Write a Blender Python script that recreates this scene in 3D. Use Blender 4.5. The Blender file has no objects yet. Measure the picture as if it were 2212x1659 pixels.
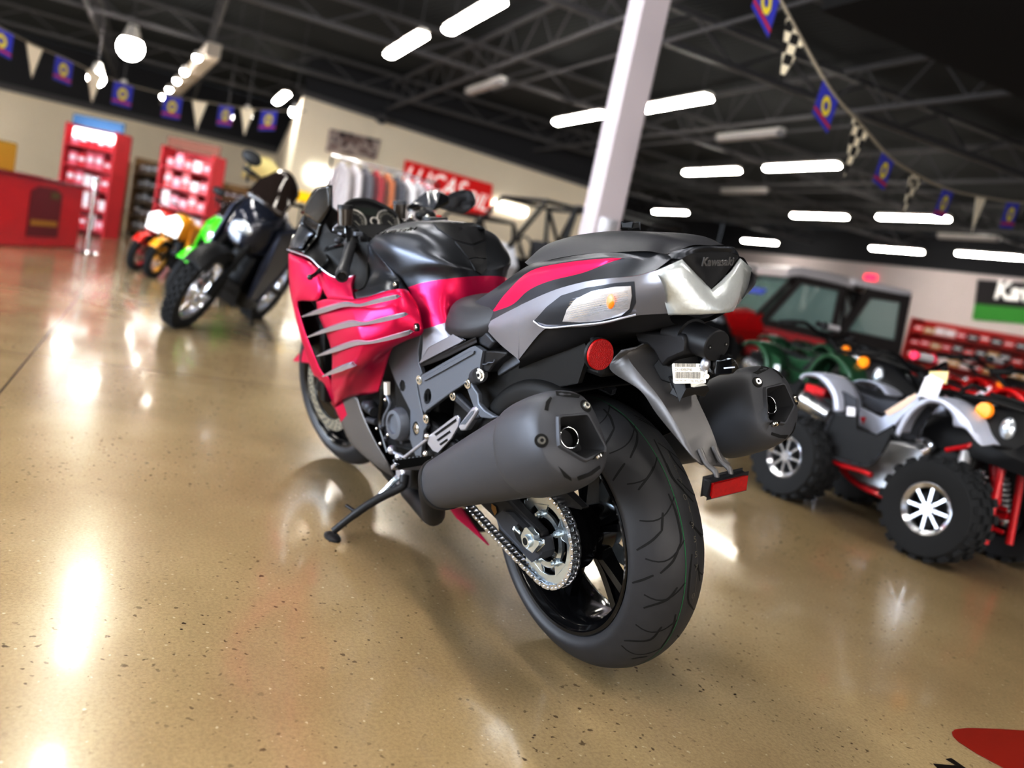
import bpy, bmesh, math, random
from mathutils import Vector as V, Matrix as MX
from mathutils.bvhtree import BVHTree
random.seed(7)
PI = math.pi
sc = bpy.context.scene
COL = sc.collection
# ---------------------------------------------------------------- camera
W, H, FPX = 2212.0, 1659.0, 1753.47
CAM = V((-1.338, 1.3209, .8591)); YAW, PIT, ROL = -.6278, -.1373, .2083
_f = V((math.cos(YAW)*math.cos(PIT), math.sin(YAW)*math.cos(PIT), math.sin(PIT)))
_r0 = V((math.sin(YAW), -math.cos(YAW), 0)); _u0 = _r0.cross(_f)
CR = _r0*math.cos(ROL) + _u0*math.sin(ROL)
CU = -_r0*math.sin(ROL) + _u0*math.cos(ROL)
def ray(x, y): return _f + CR*((x-W/2)/FPX) - CU*((y-H/2)/FPX)
cd = bpy.data.cameras.new('camera'); cam = bpy.data.objects.new('camera', cd); COL.objects.link(cam)
cam.matrix_world = MX(((CR.x, CU.x, -_f.x, CAM.x), (CR.y, CU.y, -_f.y, CAM.y), (CR.z, CU.z, -_f.z, CAM.z), (0, 0, 0, 1)))
cd.sensor_width = 36; cd.lens = 36*FPX/W; cd.clip_start = .05; cd.clip_end = 200
cd.dof.use_dof = True; cd.dof.focus_distance = 1.7; cd.dof.aperture_fstop = 1.9
sc.camera = cam

class Frame:
    """a local frame in which photo points are measured on known planes"""
    def __init__(s, M): s.M = M; s.I = M.inverted(); s.C = s.I @ CAM; s.R3 = s.I.to_3x3()
    def P(s, x, y, val, axis=1):
        d = s.R3 @ ray(x, y); t = (val - s.C[axis])/d[axis]; return s.C + d*t
    def N(s, x, y, pt, n):
        d = s.R3 @ ray(x, y); n = V(n); t = (V(pt)-s.C).dot(n)/d.dot(n); return s.C + d*t
    def dir(s, x, y): return (s.R3 @ ray(x, y)).normalized()
    def hit(s, x, y, bvh):
        h = bvh.ray_cast(s.C, s.dir(x, y)); return (h[0], h[1]) if h[0] is not None else (None, None)
WORLD = Frame(MX.Identity(4))
def floor_at(x, y, z=0): return WORLD.P(x, y, z, 2)

# ---------------------------------------------------------------- materials
MATS = {}
def mat(name, col, rough=.5, metal=0., coat=0., emit=None, es=0., trans=0., ior=1.45, bump=0., bscale=200., var=0., vscale=8., alpha=1., spec=.5, sheen=0.):
    m = bpy.data.materials.new(name); m.use_nodes = True; nt = m.node_tree; b = nt.nodes['Principled BSDF']
    c = tuple(col)+(1,) if len(col) == 3 else col
    b.inputs['Base Color'].default_value = c; b.inputs['Roughness'].default_value = rough; b.inputs['Metallic'].default_value = metal
    b.inputs['Coat Weight'].default_value = coat; b.inputs['Coat Roughness'].default_value = .08
    b.inputs['Transmission Weight'].default_value = trans; b.inputs['IOR'].default_value = ior; b.inputs['Alpha'].default_value = alpha
    b.inputs['Specular IOR Level'].default_value = spec
    if emit: b.inputs['Emission Color'].default_value = tuple(emit)+(1,); b.inputs['Emission Strength'].default_value = es
    tc = nt.nodes.new('ShaderNodeTexCoord')
    if bump:
        n = nt.nodes.new('ShaderNodeTexNoise'); n.inputs['Scale'].default_value = bscale; nt.links.new(tc.outputs['Object'], n.inputs['Vector'])
        bp = nt.nodes.new('ShaderNodeBump'); bp.inputs['Strength'].default_value = bump; bp.inputs['Distance'].default_value = .002
        nt.links.new(n.outputs['Fac'], bp.inputs['Height']); nt.links.new(bp.outputs['Normal'], b.inputs['Normal'])
    if var:
        n = nt.nodes.new('ShaderNodeTexNoise'); n.inputs['Scale'].default_value = vscale; nt.links.new(tc.outputs['Object'], n.inputs['Vector'])
        r = nt.nodes.new('ShaderNodeMapRange'); r.inputs['To Min'].default_value = 1-var; r.inputs['To Max'].default_value = 1+var
        nt.links.new(n.outputs['Fac'], r.inputs['Value'])
        h = nt.nodes.new('ShaderNodeHueSaturation'); h.inputs['Color'].default_value = c
        nt.links.new(r.outputs['Result'], h.inputs['Value']); nt.links.new(h.outputs['Color'], b.inputs['Base Color'])
    MATS[name] = m; return m
def srgb(r, g, b):
    f = lambda c: (c/255/12.92) if c/255 <= .04045 else ((c/255+.055)/1.055)**2.4
    return (f(r), f(g), f(b))

# ---------------------------------------------------------------- mesh builder
class MB:
    def __init__(s): s.v = []; s.f = []; s.m = []
    def add(s, vs, fs, mi=0):
        o = len(s.v); s.v += [V(p) for p in vs]
        for k, f in enumerate(fs):
            s.f.append([o+i for i in f]); s.m.append(mi[k] if isinstance(mi, list) else mi)
        return s
    def xf(s, M):
        s.v = [M @ p for p in s.v]; return s
    def join(s, o, mi=None):
        k = len(s.v); s.v += o.v; s.f += [[k+i for i in f] for f in o.f]; s.m += o.m if mi is None else [mi]*len(o.f); return s
    def mirror(s):
        n = len(s.v); s.v += [V((p.x, -p.y, p.z)) for p in s.v]
        s.f += [[n+i for i in reversed(f)] for f in s.f]; s.m += list(s.m); return s
    def flip_y(s):
        s.v = [V((p.x, -p.y, p.z)) for p in s.v]; s.f = [list(reversed(f)) for f in s.f]; return s
    def obj(s, name, mats, parent=None, ang=35, bevel=0., solid=0., smooth=True, merge=1e-5, sub=0, recalc=False, soff=-1):
        me = bpy.data.meshes.new(name)
        me.from_pydata([tuple(p) for p in s.v], [], s.f)
        ms = mats if isinstance(mats, (list, tuple)) else [mats]
        for m in ms: me.materials.append(m)
        if len(ms) > 1:
            for p, i in zip(me.polygons, s.m): p.material_index = i
        bm = bmesh.new(); bm.from_mesh(me)
        if merge: bmesh.ops.remove_doubles(bm, verts=bm.verts, dist=merge)
        if recalc: bmesh.ops.recalc_face_normals(bm, faces=bm.faces)
        bm.to_mesh(me); bm.free()
        if smooth:
            for p in me.polygons: p.use_smooth = True
            me.set_sharp_from_angle(angle=math.radians(ang))
        o = bpy.data.objects.new(name, me); COL.objects.link(o)
        if parent is not None: o.parent = parent
        if solid:
            q = o.modifiers.new('solid', 'SOLIDIFY'); q.thickness = solid; q.offset = soff
        if bevel:
            q = o.modifiers.new('bevel', 'BEVEL'); q.width = bevel; q.segments = 2; q.limit_method = 'ANGLE'; q.angle_limit = math.radians(40)
        if sub:
            q = o.modifiers.new('sub', 'SUBSURF'); q.levels = sub; q.render_levels = sub
        return o
    def bvh(s): return BVHTree.FromPolygons([tuple(p) for p in s.v], s.f)

def cr(p0, p1, p2, p3, t):
    return ((p1*2) + (p2-p0)*t + (p0*2-p1*5+p2*4-p3)*t*t + (p1*3-p0-p2*3+p3)*t**3)*.5
def spline(pts, k, closed=False):
    pts = [V(p) for p in pts]; n = len(pts); out = []
    if n < 3 and not closed:
        return [pts[0].lerp(pts[-1], i/k) for i in range(k+1)]
    rng = n if closed else n-1
    for i in range(rng):
        if closed: q = [pts[(i+j) % n] for j in (-1, 0, 1, 2)]
        else:
            q = [pts[i-1] if i else pts[0]*2-pts[1], pts[i], pts[i+1], pts[i+2] if i+2 < n else pts[-1]*2-pts[-2]]
        for t in range(k): out.append(cr(*q, t/k))
    if not closed: out.append(pts[-1])
    return out
def grid_faces(m, n, cm=False, cn=False):
    F = []
    for i in range(m if cm else m-1):
        for j in range(n if cn else n-1):
            F.append([i*n+j, i*n+(j+1) % n, ((i+1) % m)*n+(j+1) % n, ((i+1) % m)*n+j])
    return F
def surf(rows, k=4, kr=None, mi=None, closed=False, rev=False, linear_rows=False):
    """smooth surface through a control grid; mi(i,j) picks a material by control cell"""
    kr = kr or k
    R = [spline(r, k, closed) for r in rows]
    n = len(R[0]); cols = []
    for j in range(n):
        c = [r[j] for r in R]
        if linear_rows:
            o = []
            for a in range(len(c)-1):
                for t in range(kr): o.append(c[a].lerp(c[a+1], t/kr))
            cols.append(o+[c[-1]])
        else: cols.append(spline(c, kr))
    m = len(cols[0]); vs = [cols[j][i] for i in range(m) for j in range(n)]
    fs = grid_faces(m, n, False, closed); ms = 0
    if mi:
        ms = []
        for i in range(m-1):
            for j in range(n if closed else n-1): ms.append(mi(i//kr, j//k))
    if rev: fs = [list(reversed(f)) for f in fs]
    return MB().add(vs, fs, ms)
def loft(secs, k=6, kr=1, caps=True, rev=False):
    """closed sections (same count) joined along a path"""
    R = [spline(s, k, True) for s in secs]; n = len(R[0])
    if kr > 1:
        cols = [spline([r[j] for r in R], kr) for j in range(n)]; R = [[c[i] for c in cols] for i in range(len(cols[0]))]
    m = len(R); b = MB(); fs = grid_faces(m, n, False, True)
    if caps: fs += [list(range(n))[::-1], [(m-1)*n+i for i in range(n)]]
    if rev: fs = [list(reversed(f)) for f in fs]
    return b.add([p for r in R for p in r], fs)
def tube(pts, r, seg=8, closed=False, k=0, caps=True):
    if k: pts = spline(pts, k, closed)
    pts = [V(p) for p in pts]; n = len(pts); rs = r if isinstance(r, (list, tuple)) else [r]*n
    if len(rs) != n: rs = [rs[0]+(rs[-1]-rs[0])*i/(n-1) for i in range(n)]
    b = MB(); up = None; vs = []
    for i, p in enumerate(pts):
        a = pts[i-1] if (i or closed) else p; c = pts[(i+1) % n] if (i < n-1 or closed) else p
        t = (c-a).normalized()
        if up is None: up = V((0, 0, 1)) if abs(t.z) < .9 else V((1, 0, 0))
        x = t.cross(up).normalized(); up = x.cross(t).normalized()
        for s in range(seg):
            an = 2*PI*s/seg; vs.append(p + (x*math.cos(an)+up*math.sin(an))*rs[i])
    fs = grid_faces(n, seg, closed, True)
    if caps and not closed: fs += [list(range(seg))[::-1], [(n-1)*seg+i for i in range(seg)]]
    return b.add(vs, fs)
def cyl(p0, p1, r0, r1=None, seg=20, caps=True):
    return tube([p0, p1], [r0, r0 if r1 is None else r1], seg, caps=caps)
def box(c, s, rot=None):
    c = V(c); M = rot or MX.Identity(3)
    vs = [c + M @ V((x*s[0]/2, y*s[1]/2, z*s[2]/2)) for x in (-1, 1) for y in (-1, 1) for z in (-1, 1)]
    return MB().add(vs, [[0, 1, 3, 2], [4, 6, 7, 5], [0, 4, 5, 1], [2, 3, 7, 6], [0, 2, 6, 4], [1, 5, 7, 3]])
def prism(pts, d, hole=None):
    """flat outline extruded by vector d"""
    pts = [V(p) for p in pts]; d = V(d); n = len(pts); b = MB()
    bm = bmesh.new(); vv = [bm.verts.new(p) for p in pts]; es = [bm.edges.new((vv[i], vv[(i+1) % n])) for i in range(n)]
    loops = [pts]
    for h in (hole or []):
        hv = [bm.verts.new(V(p)) for p in h]; es += [bm.edges.new((hv[i], hv[(i+1) % len(h)])) for i in range(len(h))]; loops.append([V(p) for p in h])
    bmesh.ops.triangle_fill(bm, use_beauty=True, use_dissolve=False, edges=es)
    bm.verts.index_update(); P = [v.co.copy() for v in bm.verts]; F = [[v.index for v in f.verts] for f in bm.faces]; bm.free()
    nrm = V((0, 0, 0))
    for f in F: nrm += (P[f[1]]-P[f[0]]).cross(P[f[2]]-P[f[0]]) if (P[f[1]]-P[f[0]]).cross(P[f[2]]-P[f[0]]).dot(d) > 0 else -(P[f[1]]-P[f[0]]).cross(P[f[2]]-P[f[0]])
    up = [f if (P[f[1]]-P[f[0]]).cross(P[f[2]]-P[f[0]]).dot(d) > 0 else f[::-1] for f in F]
    b.add([p+d for p in P], up); b.add(P, [f[::-1] for f in up])
    for L in loops:
        n = len(L); b.add(L+[p+d for p in L], [[i, (i+1) % n, n+(i+1) % n, n+i] for i in range(n)])
    return b
def lathe(prof, seg=48, c=(0, 0, 0), a0=0, a1=2*PI, mi=None):
    """profile (r, y) spun round the y axis at c"""
    c = V(c); full = abs(a1-a0-2*PI) < 1e-6; m = seg if full else seg+1; vs = []
    for i in range(m):
        a = a0+(a1-a0)*i/seg
        for r, y in prof: vs.append(c+V((r*math.cos(a), y, r*math.sin(a))))
    n = len(prof); fs = grid_faces(m, n, full, False)
    ms = 0 if mi is None else [mi[k % (n-1)] for k in range(len(fs))]
    return MB().add(vs, fs, ms)
def ball(c, r, sx=1, sy=1, sz=1, u=16, v=10):
    c = V(c); vs = []; fs = []
    for i in range(v+1):
        for j in range(u):
            t = PI*i/v; a = 2*PI*j/u; vs.append(c+V((r*sx*math.sin(t)*math.cos(a), r*sy*math.sin(t)*math.sin(a), r*sz*math.cos(t))))
    return MB().add(vs, grid_faces(v+1, u, False, True))
def ribbon(pts, nrm, w, off=.0006):
    """thin strip along a polyline lying on a surface"""
    n = len(pts); ws = w if isinstance(w, (list, tuple)) else [w]*n; vs = []
    for i in range(n):
        t = (pts[min(i+1, n-1)]-pts[max(i-1, 0)]).normalized(); s = t.cross(nrm[i]).normalized()
        q = pts[i]+nrm[i]*off; vs += [q-s*ws[i]/2, q+s*ws[i]/2]
    return MB().add(vs, [[2*i, 2*i+1, 2*i+3, 2*i+2] for i in range(n-1)])
def ring(n, r, c=(0, 0, 0), ax=1, ph=0.):
    out = []
    for i in range(n):
        a = 2*PI*i/n+ph; p = [0, 0, 0]; o = [k for k in range(3) if k != ax]; p[o[0]] = r*math.cos(a); p[o[1]] = r*math.sin(a); out.append(V(c)+V(p))
    return out
def text_mb(txt, size, M, depth=.0008, shear=0., bold=0., align='CENTER', sx=1.):
    cu = bpy.data.curves.new('t', 'FONT'); cu.body = txt; cu.size = size; cu.extrude = depth; cu.align_x = align; cu.align_y = 'CENTER'; cu.shear = shear; cu.offset = bold; cu.resolution_u = 3
    o = bpy.data.objects.new('t', cu); COL.objects.link(o); dg = bpy.context.evaluated_depsgraph_get()
    me = bpy.data.meshes.new_from_object(o.evaluated_get(dg)); b = MB()
    b.add([M @ V((v.co.x*sx, v.co.y, v.co.z)) for v in me.vertices], [list(p.vertices) for p in me.polygons])
    bpy.data.objects.remove(o); bpy.data.curves.remove(cu); bpy.data.meshes.remove(me); return b
def basis(o, x, y):
    x = V(x).normalized(); z = x.cross(V(y)).normalized(); y = z.cross(x); o = V(o)
    return MX(((x.x, y.x, z.x, o.x), (x.y, y.y, z.y, o.y), (x.z, y.z, z.z, o.z), (0, 0, 0, 1)))
def thing(name, label, cat, M=None, group=None):
    o = bpy.data.objects.new(name, None); COL.objects.link(o); o.empty_display_size = .1
    if M is not None: o.matrix_world = M
    o['label'] = label; o['category'] = cat
    if group: o['group'] = group
    return o
def tag(o, label, cat, group=None, kind=None):
    o['label'] = label; o['category'] = cat
    if group: o['group'] = group
    if kind: o['kind'] = kind
    return o
def struct(o): o['kind'] = 'structure'; return o
# ================================================================ MATERIALS
pink = mat('magenta_metallic', srgb(194, 14, 84), .38, .5, coat=.1)
satin = mat('satin_black', srgb(78, 80, 86), .36, .85)
seatm = mat('seat_vinyl', srgb(54, 54, 58), .48, bump=.12, bscale=700)
gun = mat('gunmetal_paint', srgb(140, 140, 147), .38, .5)
bronze = mat('bronze_grey_paint', srgb(106, 104, 104), .42, .4)
matte = mat('matte_black_plastic', srgb(30, 30, 33), .5)
gloss = mat('gloss_black', srgb(12, 12, 14), .12, coat=.5)
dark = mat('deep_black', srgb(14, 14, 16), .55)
greyp = mat('grey_textured_plastic', srgb(106, 110, 118), .45, .3, bump=.08, bscale=1500)
greyd = mat('dark_grey_plastic', srgb(62, 64, 70), .5, .2, bump=.08, bscale=1500)
mufm = mat('muffler_grey', srgb(80, 81, 86), .5, .3, bump=.05, bscale=1800)
recm = mat('outlet_recess_shade', srgb(44, 44, 47), .6)  # darker than the muffler: shade inside the outlet put into the colour
rubber = mat('tyre_rubber', srgb(52, 52, 55), .48, bump=.06, bscale=900, var=.12, vscale=30)
groove = mat('groove_black', srgb(9, 9, 10), .7)
tgreen = mat('green_stripe', srgb(36, 110, 70), .6)
tgrey = mat('tyre_print', srgb(92, 88, 80), .7)
silver = mat('silver_paint', srgb(190, 192, 202), .34, .7)
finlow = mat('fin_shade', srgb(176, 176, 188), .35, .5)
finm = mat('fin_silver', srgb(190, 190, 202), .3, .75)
steel = mat('zinc_steel', srgb(205, 214, 220), .26, .9)
chrome = mat('chrome', srgb(235, 235, 238), .08, 1.)
screw = mat('stainless', srgb(220, 218, 212), .2, .9)
chainm = mat('chain_steel', srgb(205, 208, 214), .22, .95)
lensm = mat('clear_lens', (.92, .94, .97), .06, alpha=.22)
amber = mat('amber_bulb', srgb(235, 120, 40), .25, emit=srgb(235, 110, 30), es=.25)
reflm = mat('signal_reflector', srgb(214, 214, 222), .3, .85, bump=.6, bscale=60, var=.2, vscale=50)
pearl = mat('frosted_tail_lens', srgb(192, 196, 198), .26, .35, coat=.4, bump=.25, bscale=120, var=.10, vscale=45)
redr = mat('red_reflector', srgb(158, 6, 8), .25, coat=.4, bump=.5, bscale=420, var=.25, vscale=120)
glass = mat('windscreen_tint', (.55, .55, .58), .05, alpha=.13)
white = mat('white_label', srgb(240, 238, 232), .5)
ink = mat('label_ink', srgb(120, 118, 116), .6)
letter = mat('badge_letters', srgb(120, 120, 122), .3, .6)
embl = mat('tank_badge', srgb(22, 22, 24), .25, .5)
dialm = mat('dial_face', srgb(24, 24, 26), .4)
dialr = mat('dial_ring', srgb(178, 176, 172), .3, .5)
lcd = mat('lcd', srgb(52, 58, 54), .2)
tickm = mat('dial_tick', srgb(190, 188, 180), .5)
redb = mat('red_button', srgb(200, 25, 25), .4)
yel = mat('yellow_mark', srgb(215, 205, 60), .5)
gold = mat('link_bronze', srgb(150, 120, 70), .4, .8)

# ================================================================ MOTORCYCLE
LEAN, RHO = .1881, .09
MB_BIKE = MX.Translation((0, 0, RHO)) @ MX.Rotation(-LEAN, 4, 'X') @ MX.Translation((0, 0, -RHO))
BK = Frame(MB_BIKE)
YM = [(-9, -9), (.15, .15), (.24, .165), (.30, .245), (.33, .285), (.45, .41)]
def ymap(y):
    for (a, b), (c, d) in zip(YM, YM[1:]):
        if a <= y <= c: return b+(d-b)*(y-a)/(c-a)
    return y
def _c(X, Y, s, m=False): return (lambda a, b, y: BK.P(X+a/s, Y+b/s, ymap(y))) if m else (lambda a, b, y: BK.P(X+a/s, Y+b/s, y))
c0 = lambda a, b, y: BK.P(a, b, y)
c1 = _c(580, 360, 3.6867, True); c1r = _c(580, 360, 3.6867); c2 = _c(600, 760, 3.6867, True); c2r = _c(600, 760, 3.6867); c3 = _c(1020, 460, 2.9105); c4 = _c(900, 820, 2.765)
c5 = _c(1040, 1040, 6.9125); c6 = _c(1240, 820, 6.9125); c7 = _c(1340, 1000, 3.687); c8 = _c(1240, 680, 5.53); c9 = _c(620, 420, 6.9125, True); c10 = _c(860, 700, 6.9125, True)
bike = thing('sport_motorcycle', 'magenta and matte black sport motorcycle leaning on its side stand in the middle', 'motorcycle', MB_BIKE)
def part(name, mb, m, parent=bike, **k):
    return mb.obj(name, m, parent, **k)
def mcopy(mb):
    o = MB(); o.v = [p.copy() for p in mb.v]; o.f = [list(f) for f in mb.f]; o.m = list(mb.m); return o
def both(name, mb, m, parent=bike, **k):
    a = part(name, mb, m, parent, **k); b = part(name, mcopy(mb).flip_y(), m, parent, **k); return a, b
def onsurf(pts, cf, bvh, sub=6):
    """photo polyline laid on a modelled surface"""
    X, Y, s = cf; P = [V((X+a/s, Y+b/s, 0)) for a, b in pts]; P = spline(P, sub) if len(P) > 2 else [P[0].lerp(P[1], i/sub) for i in range(sub+1)]
    o = []; n = []
    for p in P:
        h, q = BK.hit(p.x, p.y, bvh)
        if h is not None:
            if q.dot(BK.C-h) < 0: q = -q
            o.append(h); n.append(q)
    return o, n
K = {1: (580, 360, 3.6867), 2: (600, 760, 3.6867), 3: (1020, 460, 2.9105), 4: (900, 820, 2.765), 5: (1040, 1040, 6.9125), 6: (1240, 820, 6.9125), 7: (1340, 1000, 3.687), 8: (1240, 680, 5.53), 9: (620, 420, 6.9125), 10: (860, 700, 6.9125)}
def decal(pts, k, bvh, off=.0008, sub=3):
    X, Y, s = K[k]; n = len(pts); P = []
    for i in range(n):
        for t in range(sub): P.append((pts[i][0]+(pts[(i+1) % n][0]-pts[i][0])*t/sub, pts[i][1]+(pts[(i+1) % n][1]-pts[i][1])*t/sub))
    Q = []; N = V((0, 0, 0))
    for a, b in P:
        h, q = BK.hit(X+a/s, Y+b/s, bvh)
        if h is None: continue
        if q.dot(BK.C-h) < 0: q = -q
        Q.append(h+q*off); N += q
    if len(Q) < 3: return MB()
    N.normalize(); c = sum(Q, V((0, 0, 0)))/len(Q)
    x = N.orthogonal(); y = N.cross(x)
    b = prism(Q, N*.0004); return b
def bolt(p, n, r=.007, h=.005, m=None, parent=bike, name='bolt', hexs=True):
    n = V(n).normalized(); p = V(p); b = MB()
    b.join(cyl(p, p+n*h*.5, r*1.5, r*1.5, 16)); b.join(cyl(p+n*h*.5, p+n*h, r, r*.9, 14))
    b.join(cyl(p+n*(h+.0001), p+n*(h+.0002), r*.45, r*.45, 6), 1)
    return part(name, b, [m or screw, groove], parent, ang=30)

# ---------------------------------------------------------------- rear wheel
def tyre_prof(R, w, rb, pts): return [(rb+(R-rb)*a, w*b) for a, b in pts]
TP = [(0, -.84), (.12, -.95), (.24, -.99), (.36, -.95), (.556, -.82), (.741, -.66), (.883, -.46), (.966, -.24), (1, 0)]
TP = TP + [(a, -b) for a, b in TP[:-1]][::-1]
ax = (0, 0, .316)
rt = tyre_prof(.316, .099, .2235, TP); rt = [(p.x, p.y) for p in spline([V((a, b, 0)) for a, b in rt], 3)]
tire = lathe(rt, 120, ax); tb = tire.bvh()
tr = mcopy(tire)
st = [((r+.0004), y) for r, y in [(rt[i][0], rt[i][1]) for i in range(len(rt))]]
def rad_at(y):
    best = min(rt, key=lambda q: abs(q[1]-y) + (10 if q[0] < .27 else 0)); i = rt.index(best)
    for a, b in zip(rt, rt[1:]):
        if a[1] <= y <= b[1] and a[0] > .27: return a[0]+(b[0]-a[0])*(y-a[1])/(b[1]-a[1]+1e-9)
    return best[0]
GR = MB()
def grv(pts, k, w=.0052, mi=1, sub=8):
    o, n = onsurf(pts, K[k], tb, sub)
    if len(o) > 2:
        ww = [w*(0.55+.45*math.sin(PI*min(1, max(0, (i+.6)/(len(o)+.2))))**.5) for i in range(len(o))]
        GR.join(ribbon(o, n, ww, .0005), mi)
for g in [([(510, 385), (760, 560), (900, 730), (945, 800)], 6), ([(945, 800), (930, 960), (840, 1170)], 6), ([(440, 440), (540, 560), (600, 730)], 6), ([(600, 730), (520, 880), (440, 1010)], 6),
          ([(760, 1250), (680, 1360), (580, 1510)], 6), ([(1190, 1300), (1130, 1420), (960, 1650)], 6), ([(960, 590), (1100, 660), (1260, 760)], 6),
          ([(1190, 890), (1340, 1190), (1470, 1470), (1640, 1659)], 6), ([(1400, 1050), (1500, 1220), (1640, 1390), (1690, 1450)], 6),
          ([(365, 0), (420, 120), (500, 220), (580, 310)], 7), ([(382, 245), (440, 390), (480, 560), (480, 640)], 7), ([(480, 640), (420, 780), (318, 880)], 7),
          ([(338, 395), (330, 540)], 7), ([(330, 540), (250, 620), (130, 695)], 7), ([(550, 475), (600, 530), (645, 590)], 7), ([(265, 895), (180, 930), (95, 955)], 7),
          ([(455, 990), (370, 1090), (185, 1155)], 7), ([(570, 725), (550, 920), (540, 1090), (575, 1160)], 7), ([(618, 810), (632, 940)], 7),
          ([(440, 1205), (410, 1340), (325, 1475)], 7), ([(330, 1305), (230, 1410), (30, 1415)], 7), ([(215, 1540), (90, 1560)], 7)]:
    grv(*g)
for a in range(8):   # the tread turned out of sight
    for s in (-1, 1):
        aa = math.radians(95+a*16+s*3); o = []; n = []
        for t in range(9):
            y = s*(.012+.07*t/8); an = aa+.12*math.sin(t/8*2.2); r = rad_at(y); d = V((math.cos(an), 0, math.sin(an)))
            o.append(V(ax)+d*r+V((0, y, 0))); n.append((d+V((0, y*6, 0))).normalized())
        GR.join(ribbon(o, n, .003, .0005), 1)
o = []; n = []
for i in range(181):
    an = 2*PI*i/180; yy = .012; r = rad_at(yy); d = V((math.cos(an), 0, math.sin(an))); o.append(V(ax)+d*r+V((0, yy, 0))); n.append(d)
GR.join(ribbon(o, n, .0022, .0004), 2)
o = []; n = []
for i in range(181):
    an = 2*PI*i/180; yy = -.022; r = rad_at(yy); d = V((math.cos(an), 0, math.sin(an))); o.append(V(ax)+d*r+V((0, yy, 0))); n.append(d)
GR.join(ribbon(o, n, .0006, .0004), 3)
for ch, x, y, rot in [('1', 1420, 1150, 6), ('S', 1515, 1320, 6), ('3', 1590, 1515, 6)]:
    h, q = BK.hit(1240+x/6.9125, 820+y/6.9125, tb)
    if h is not None:
        d = (h-V(ax)); d.y = 0; tg = V((0, 1, 0)).cross(d.normalized())
        GR.join(text_mb(ch, .017, basis(h+q*.0006, -tg*.25+V((0, -1, 0)), tg), 0), 3)
for ch, x, y in [('0', 513, 275), ('1', 550, 372), ('9', 572, 500), ('5', 593, 610), ('5', 600, 730), ('7', 603, 835), ('0', 578, 1060)]:
    h, q = BK.hit(1340+x/3.687, 1000+y/3.687, tb)
    if h is not None:
        d = (h-V(ax)); d.y = 0; tg = V((0, 1, 0)).cross(d.normalized())
        GR.join(text_mb(ch, .018, basis(h+q*.0008, V((0, -1, 0)), tg), 0), 3)
h, q = BK.hit(1348, 1146, tb)
tr.join(GR); rear_tire = part('rear_tire', tr, [rubber, groove, tgreen, tgrey], ang=60, merge=0)
rim = lathe([(.226, .0885), (.2235, .0905), (.217, .089), (.214, .082), (.205, .077), (.199, .066), (.1955, .03), (.1955, -.03), (.199, -.066), (.205, -.077), (.214, -.082), (.217, -.089), (.2235, -.0905), (.226, -.0885)], 96, ax)
rim.join(lathe([(.0, .062), (.04, .062), (.052, .055), (.06, .03), (.06, -.03), (.052, -.055), (.04, -.062), (0, -.062)], 40, ax))
def spokes(n, r0, r1, ph, y=0, w=.017, fork=.16):
    b = MB()
    for i in range(n):
        a = 2*PI*i/n+ph
        D = lambda r, da, yy: V(ax)+V((r*math.cos(a+da), yy, r*math.sin(a+da)))
        for s in (-1, 1):
            b.join(loft([[D(r0, s*.1-w, y+.022), D(r0, s*.1+w*6, y+.022) if 0 else D(r0, s*.1+.16, y+.022), D(r0, s*.1+.16, y-.022), D(r0, s*.1-.16, y-.022)],
                         [D(.11, s*.11-.08, y+.016), D(.11, s*.11+.08, y+.016), D(.11, s*.11+.08, y-.016), D(.11, s*.11-.08, y-.016)],
                         [D(r1, s*fork-.05, y+.014), D(r1, s*fork+.05, y+.014), D(r1, s*fork+.05, y-.014), D(r1, s*fork-.05, y-.014)]], 1, 3))
    return b
rear_rim = part('rear_rim', rim.join(spokes(5, .05, .197, -1.15)), gloss, recalc=True, ang=40)
CH = .125
part('sprocket_carrier', lathe([(0, CH-.008), (.078, CH-.008), (.082, CH-.03), (.082, .05), (0, .05)], 40, ax), gloss, ang=40)
# sprocket: toothed ring, five arms
sp = MB(); NT = 42
outer = []
for i in range(NT*4):
    a = 2*PI*i/(NT*4); outer.append(V((math.cos(a), 0, math.sin(a)))*(.1075 if i % 4 in (0, 1) else .1005)+V((0, CH, .316)))
sp.join(prism(outer, (0, .006, 0), [ring(60, .080, (0, CH, .316))]))
sp.join(prism(ring(48, .064, (0, CH+.0005, .316)), (0, .006, 0), [ring(40, .05, (0, CH+.0005, .316))]))
for i in range(5):
    a = 2*PI*i/5+.02; D = lambda r, da: V((r*math.cos(a+da), CH+.0008, .316+r*math.sin(a+da)))
    sp.join(prism([D(.055, -.26), D(.066, -.22), D(.084, -.34), D(.084, .34), D(.066, .22), D(.055, .26)], (0, .0055, 0)))
sprocket = part('sprocket', sp, steel, ang=30, bevel=.0006)
for i in range(5):
    a = 2*PI*i/5+.02; p = V((.0585*math.cos(a), CH+.0065, .316+.0585*math.sin(a)))
    b = cyl(p, p+V((0, .003, 0)), .0095, .0095, 18).join(cyl(p+V((0, .003, 0)), p+V((0, .011, 0)), .008, .0076, 6)).join(cyl(p+V((0, .011, 0)), p+V((0, .017, 0)), .0045, .004, 10))
    part('sprocket_nut', b, steel, sprocket, ang=30)
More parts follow.
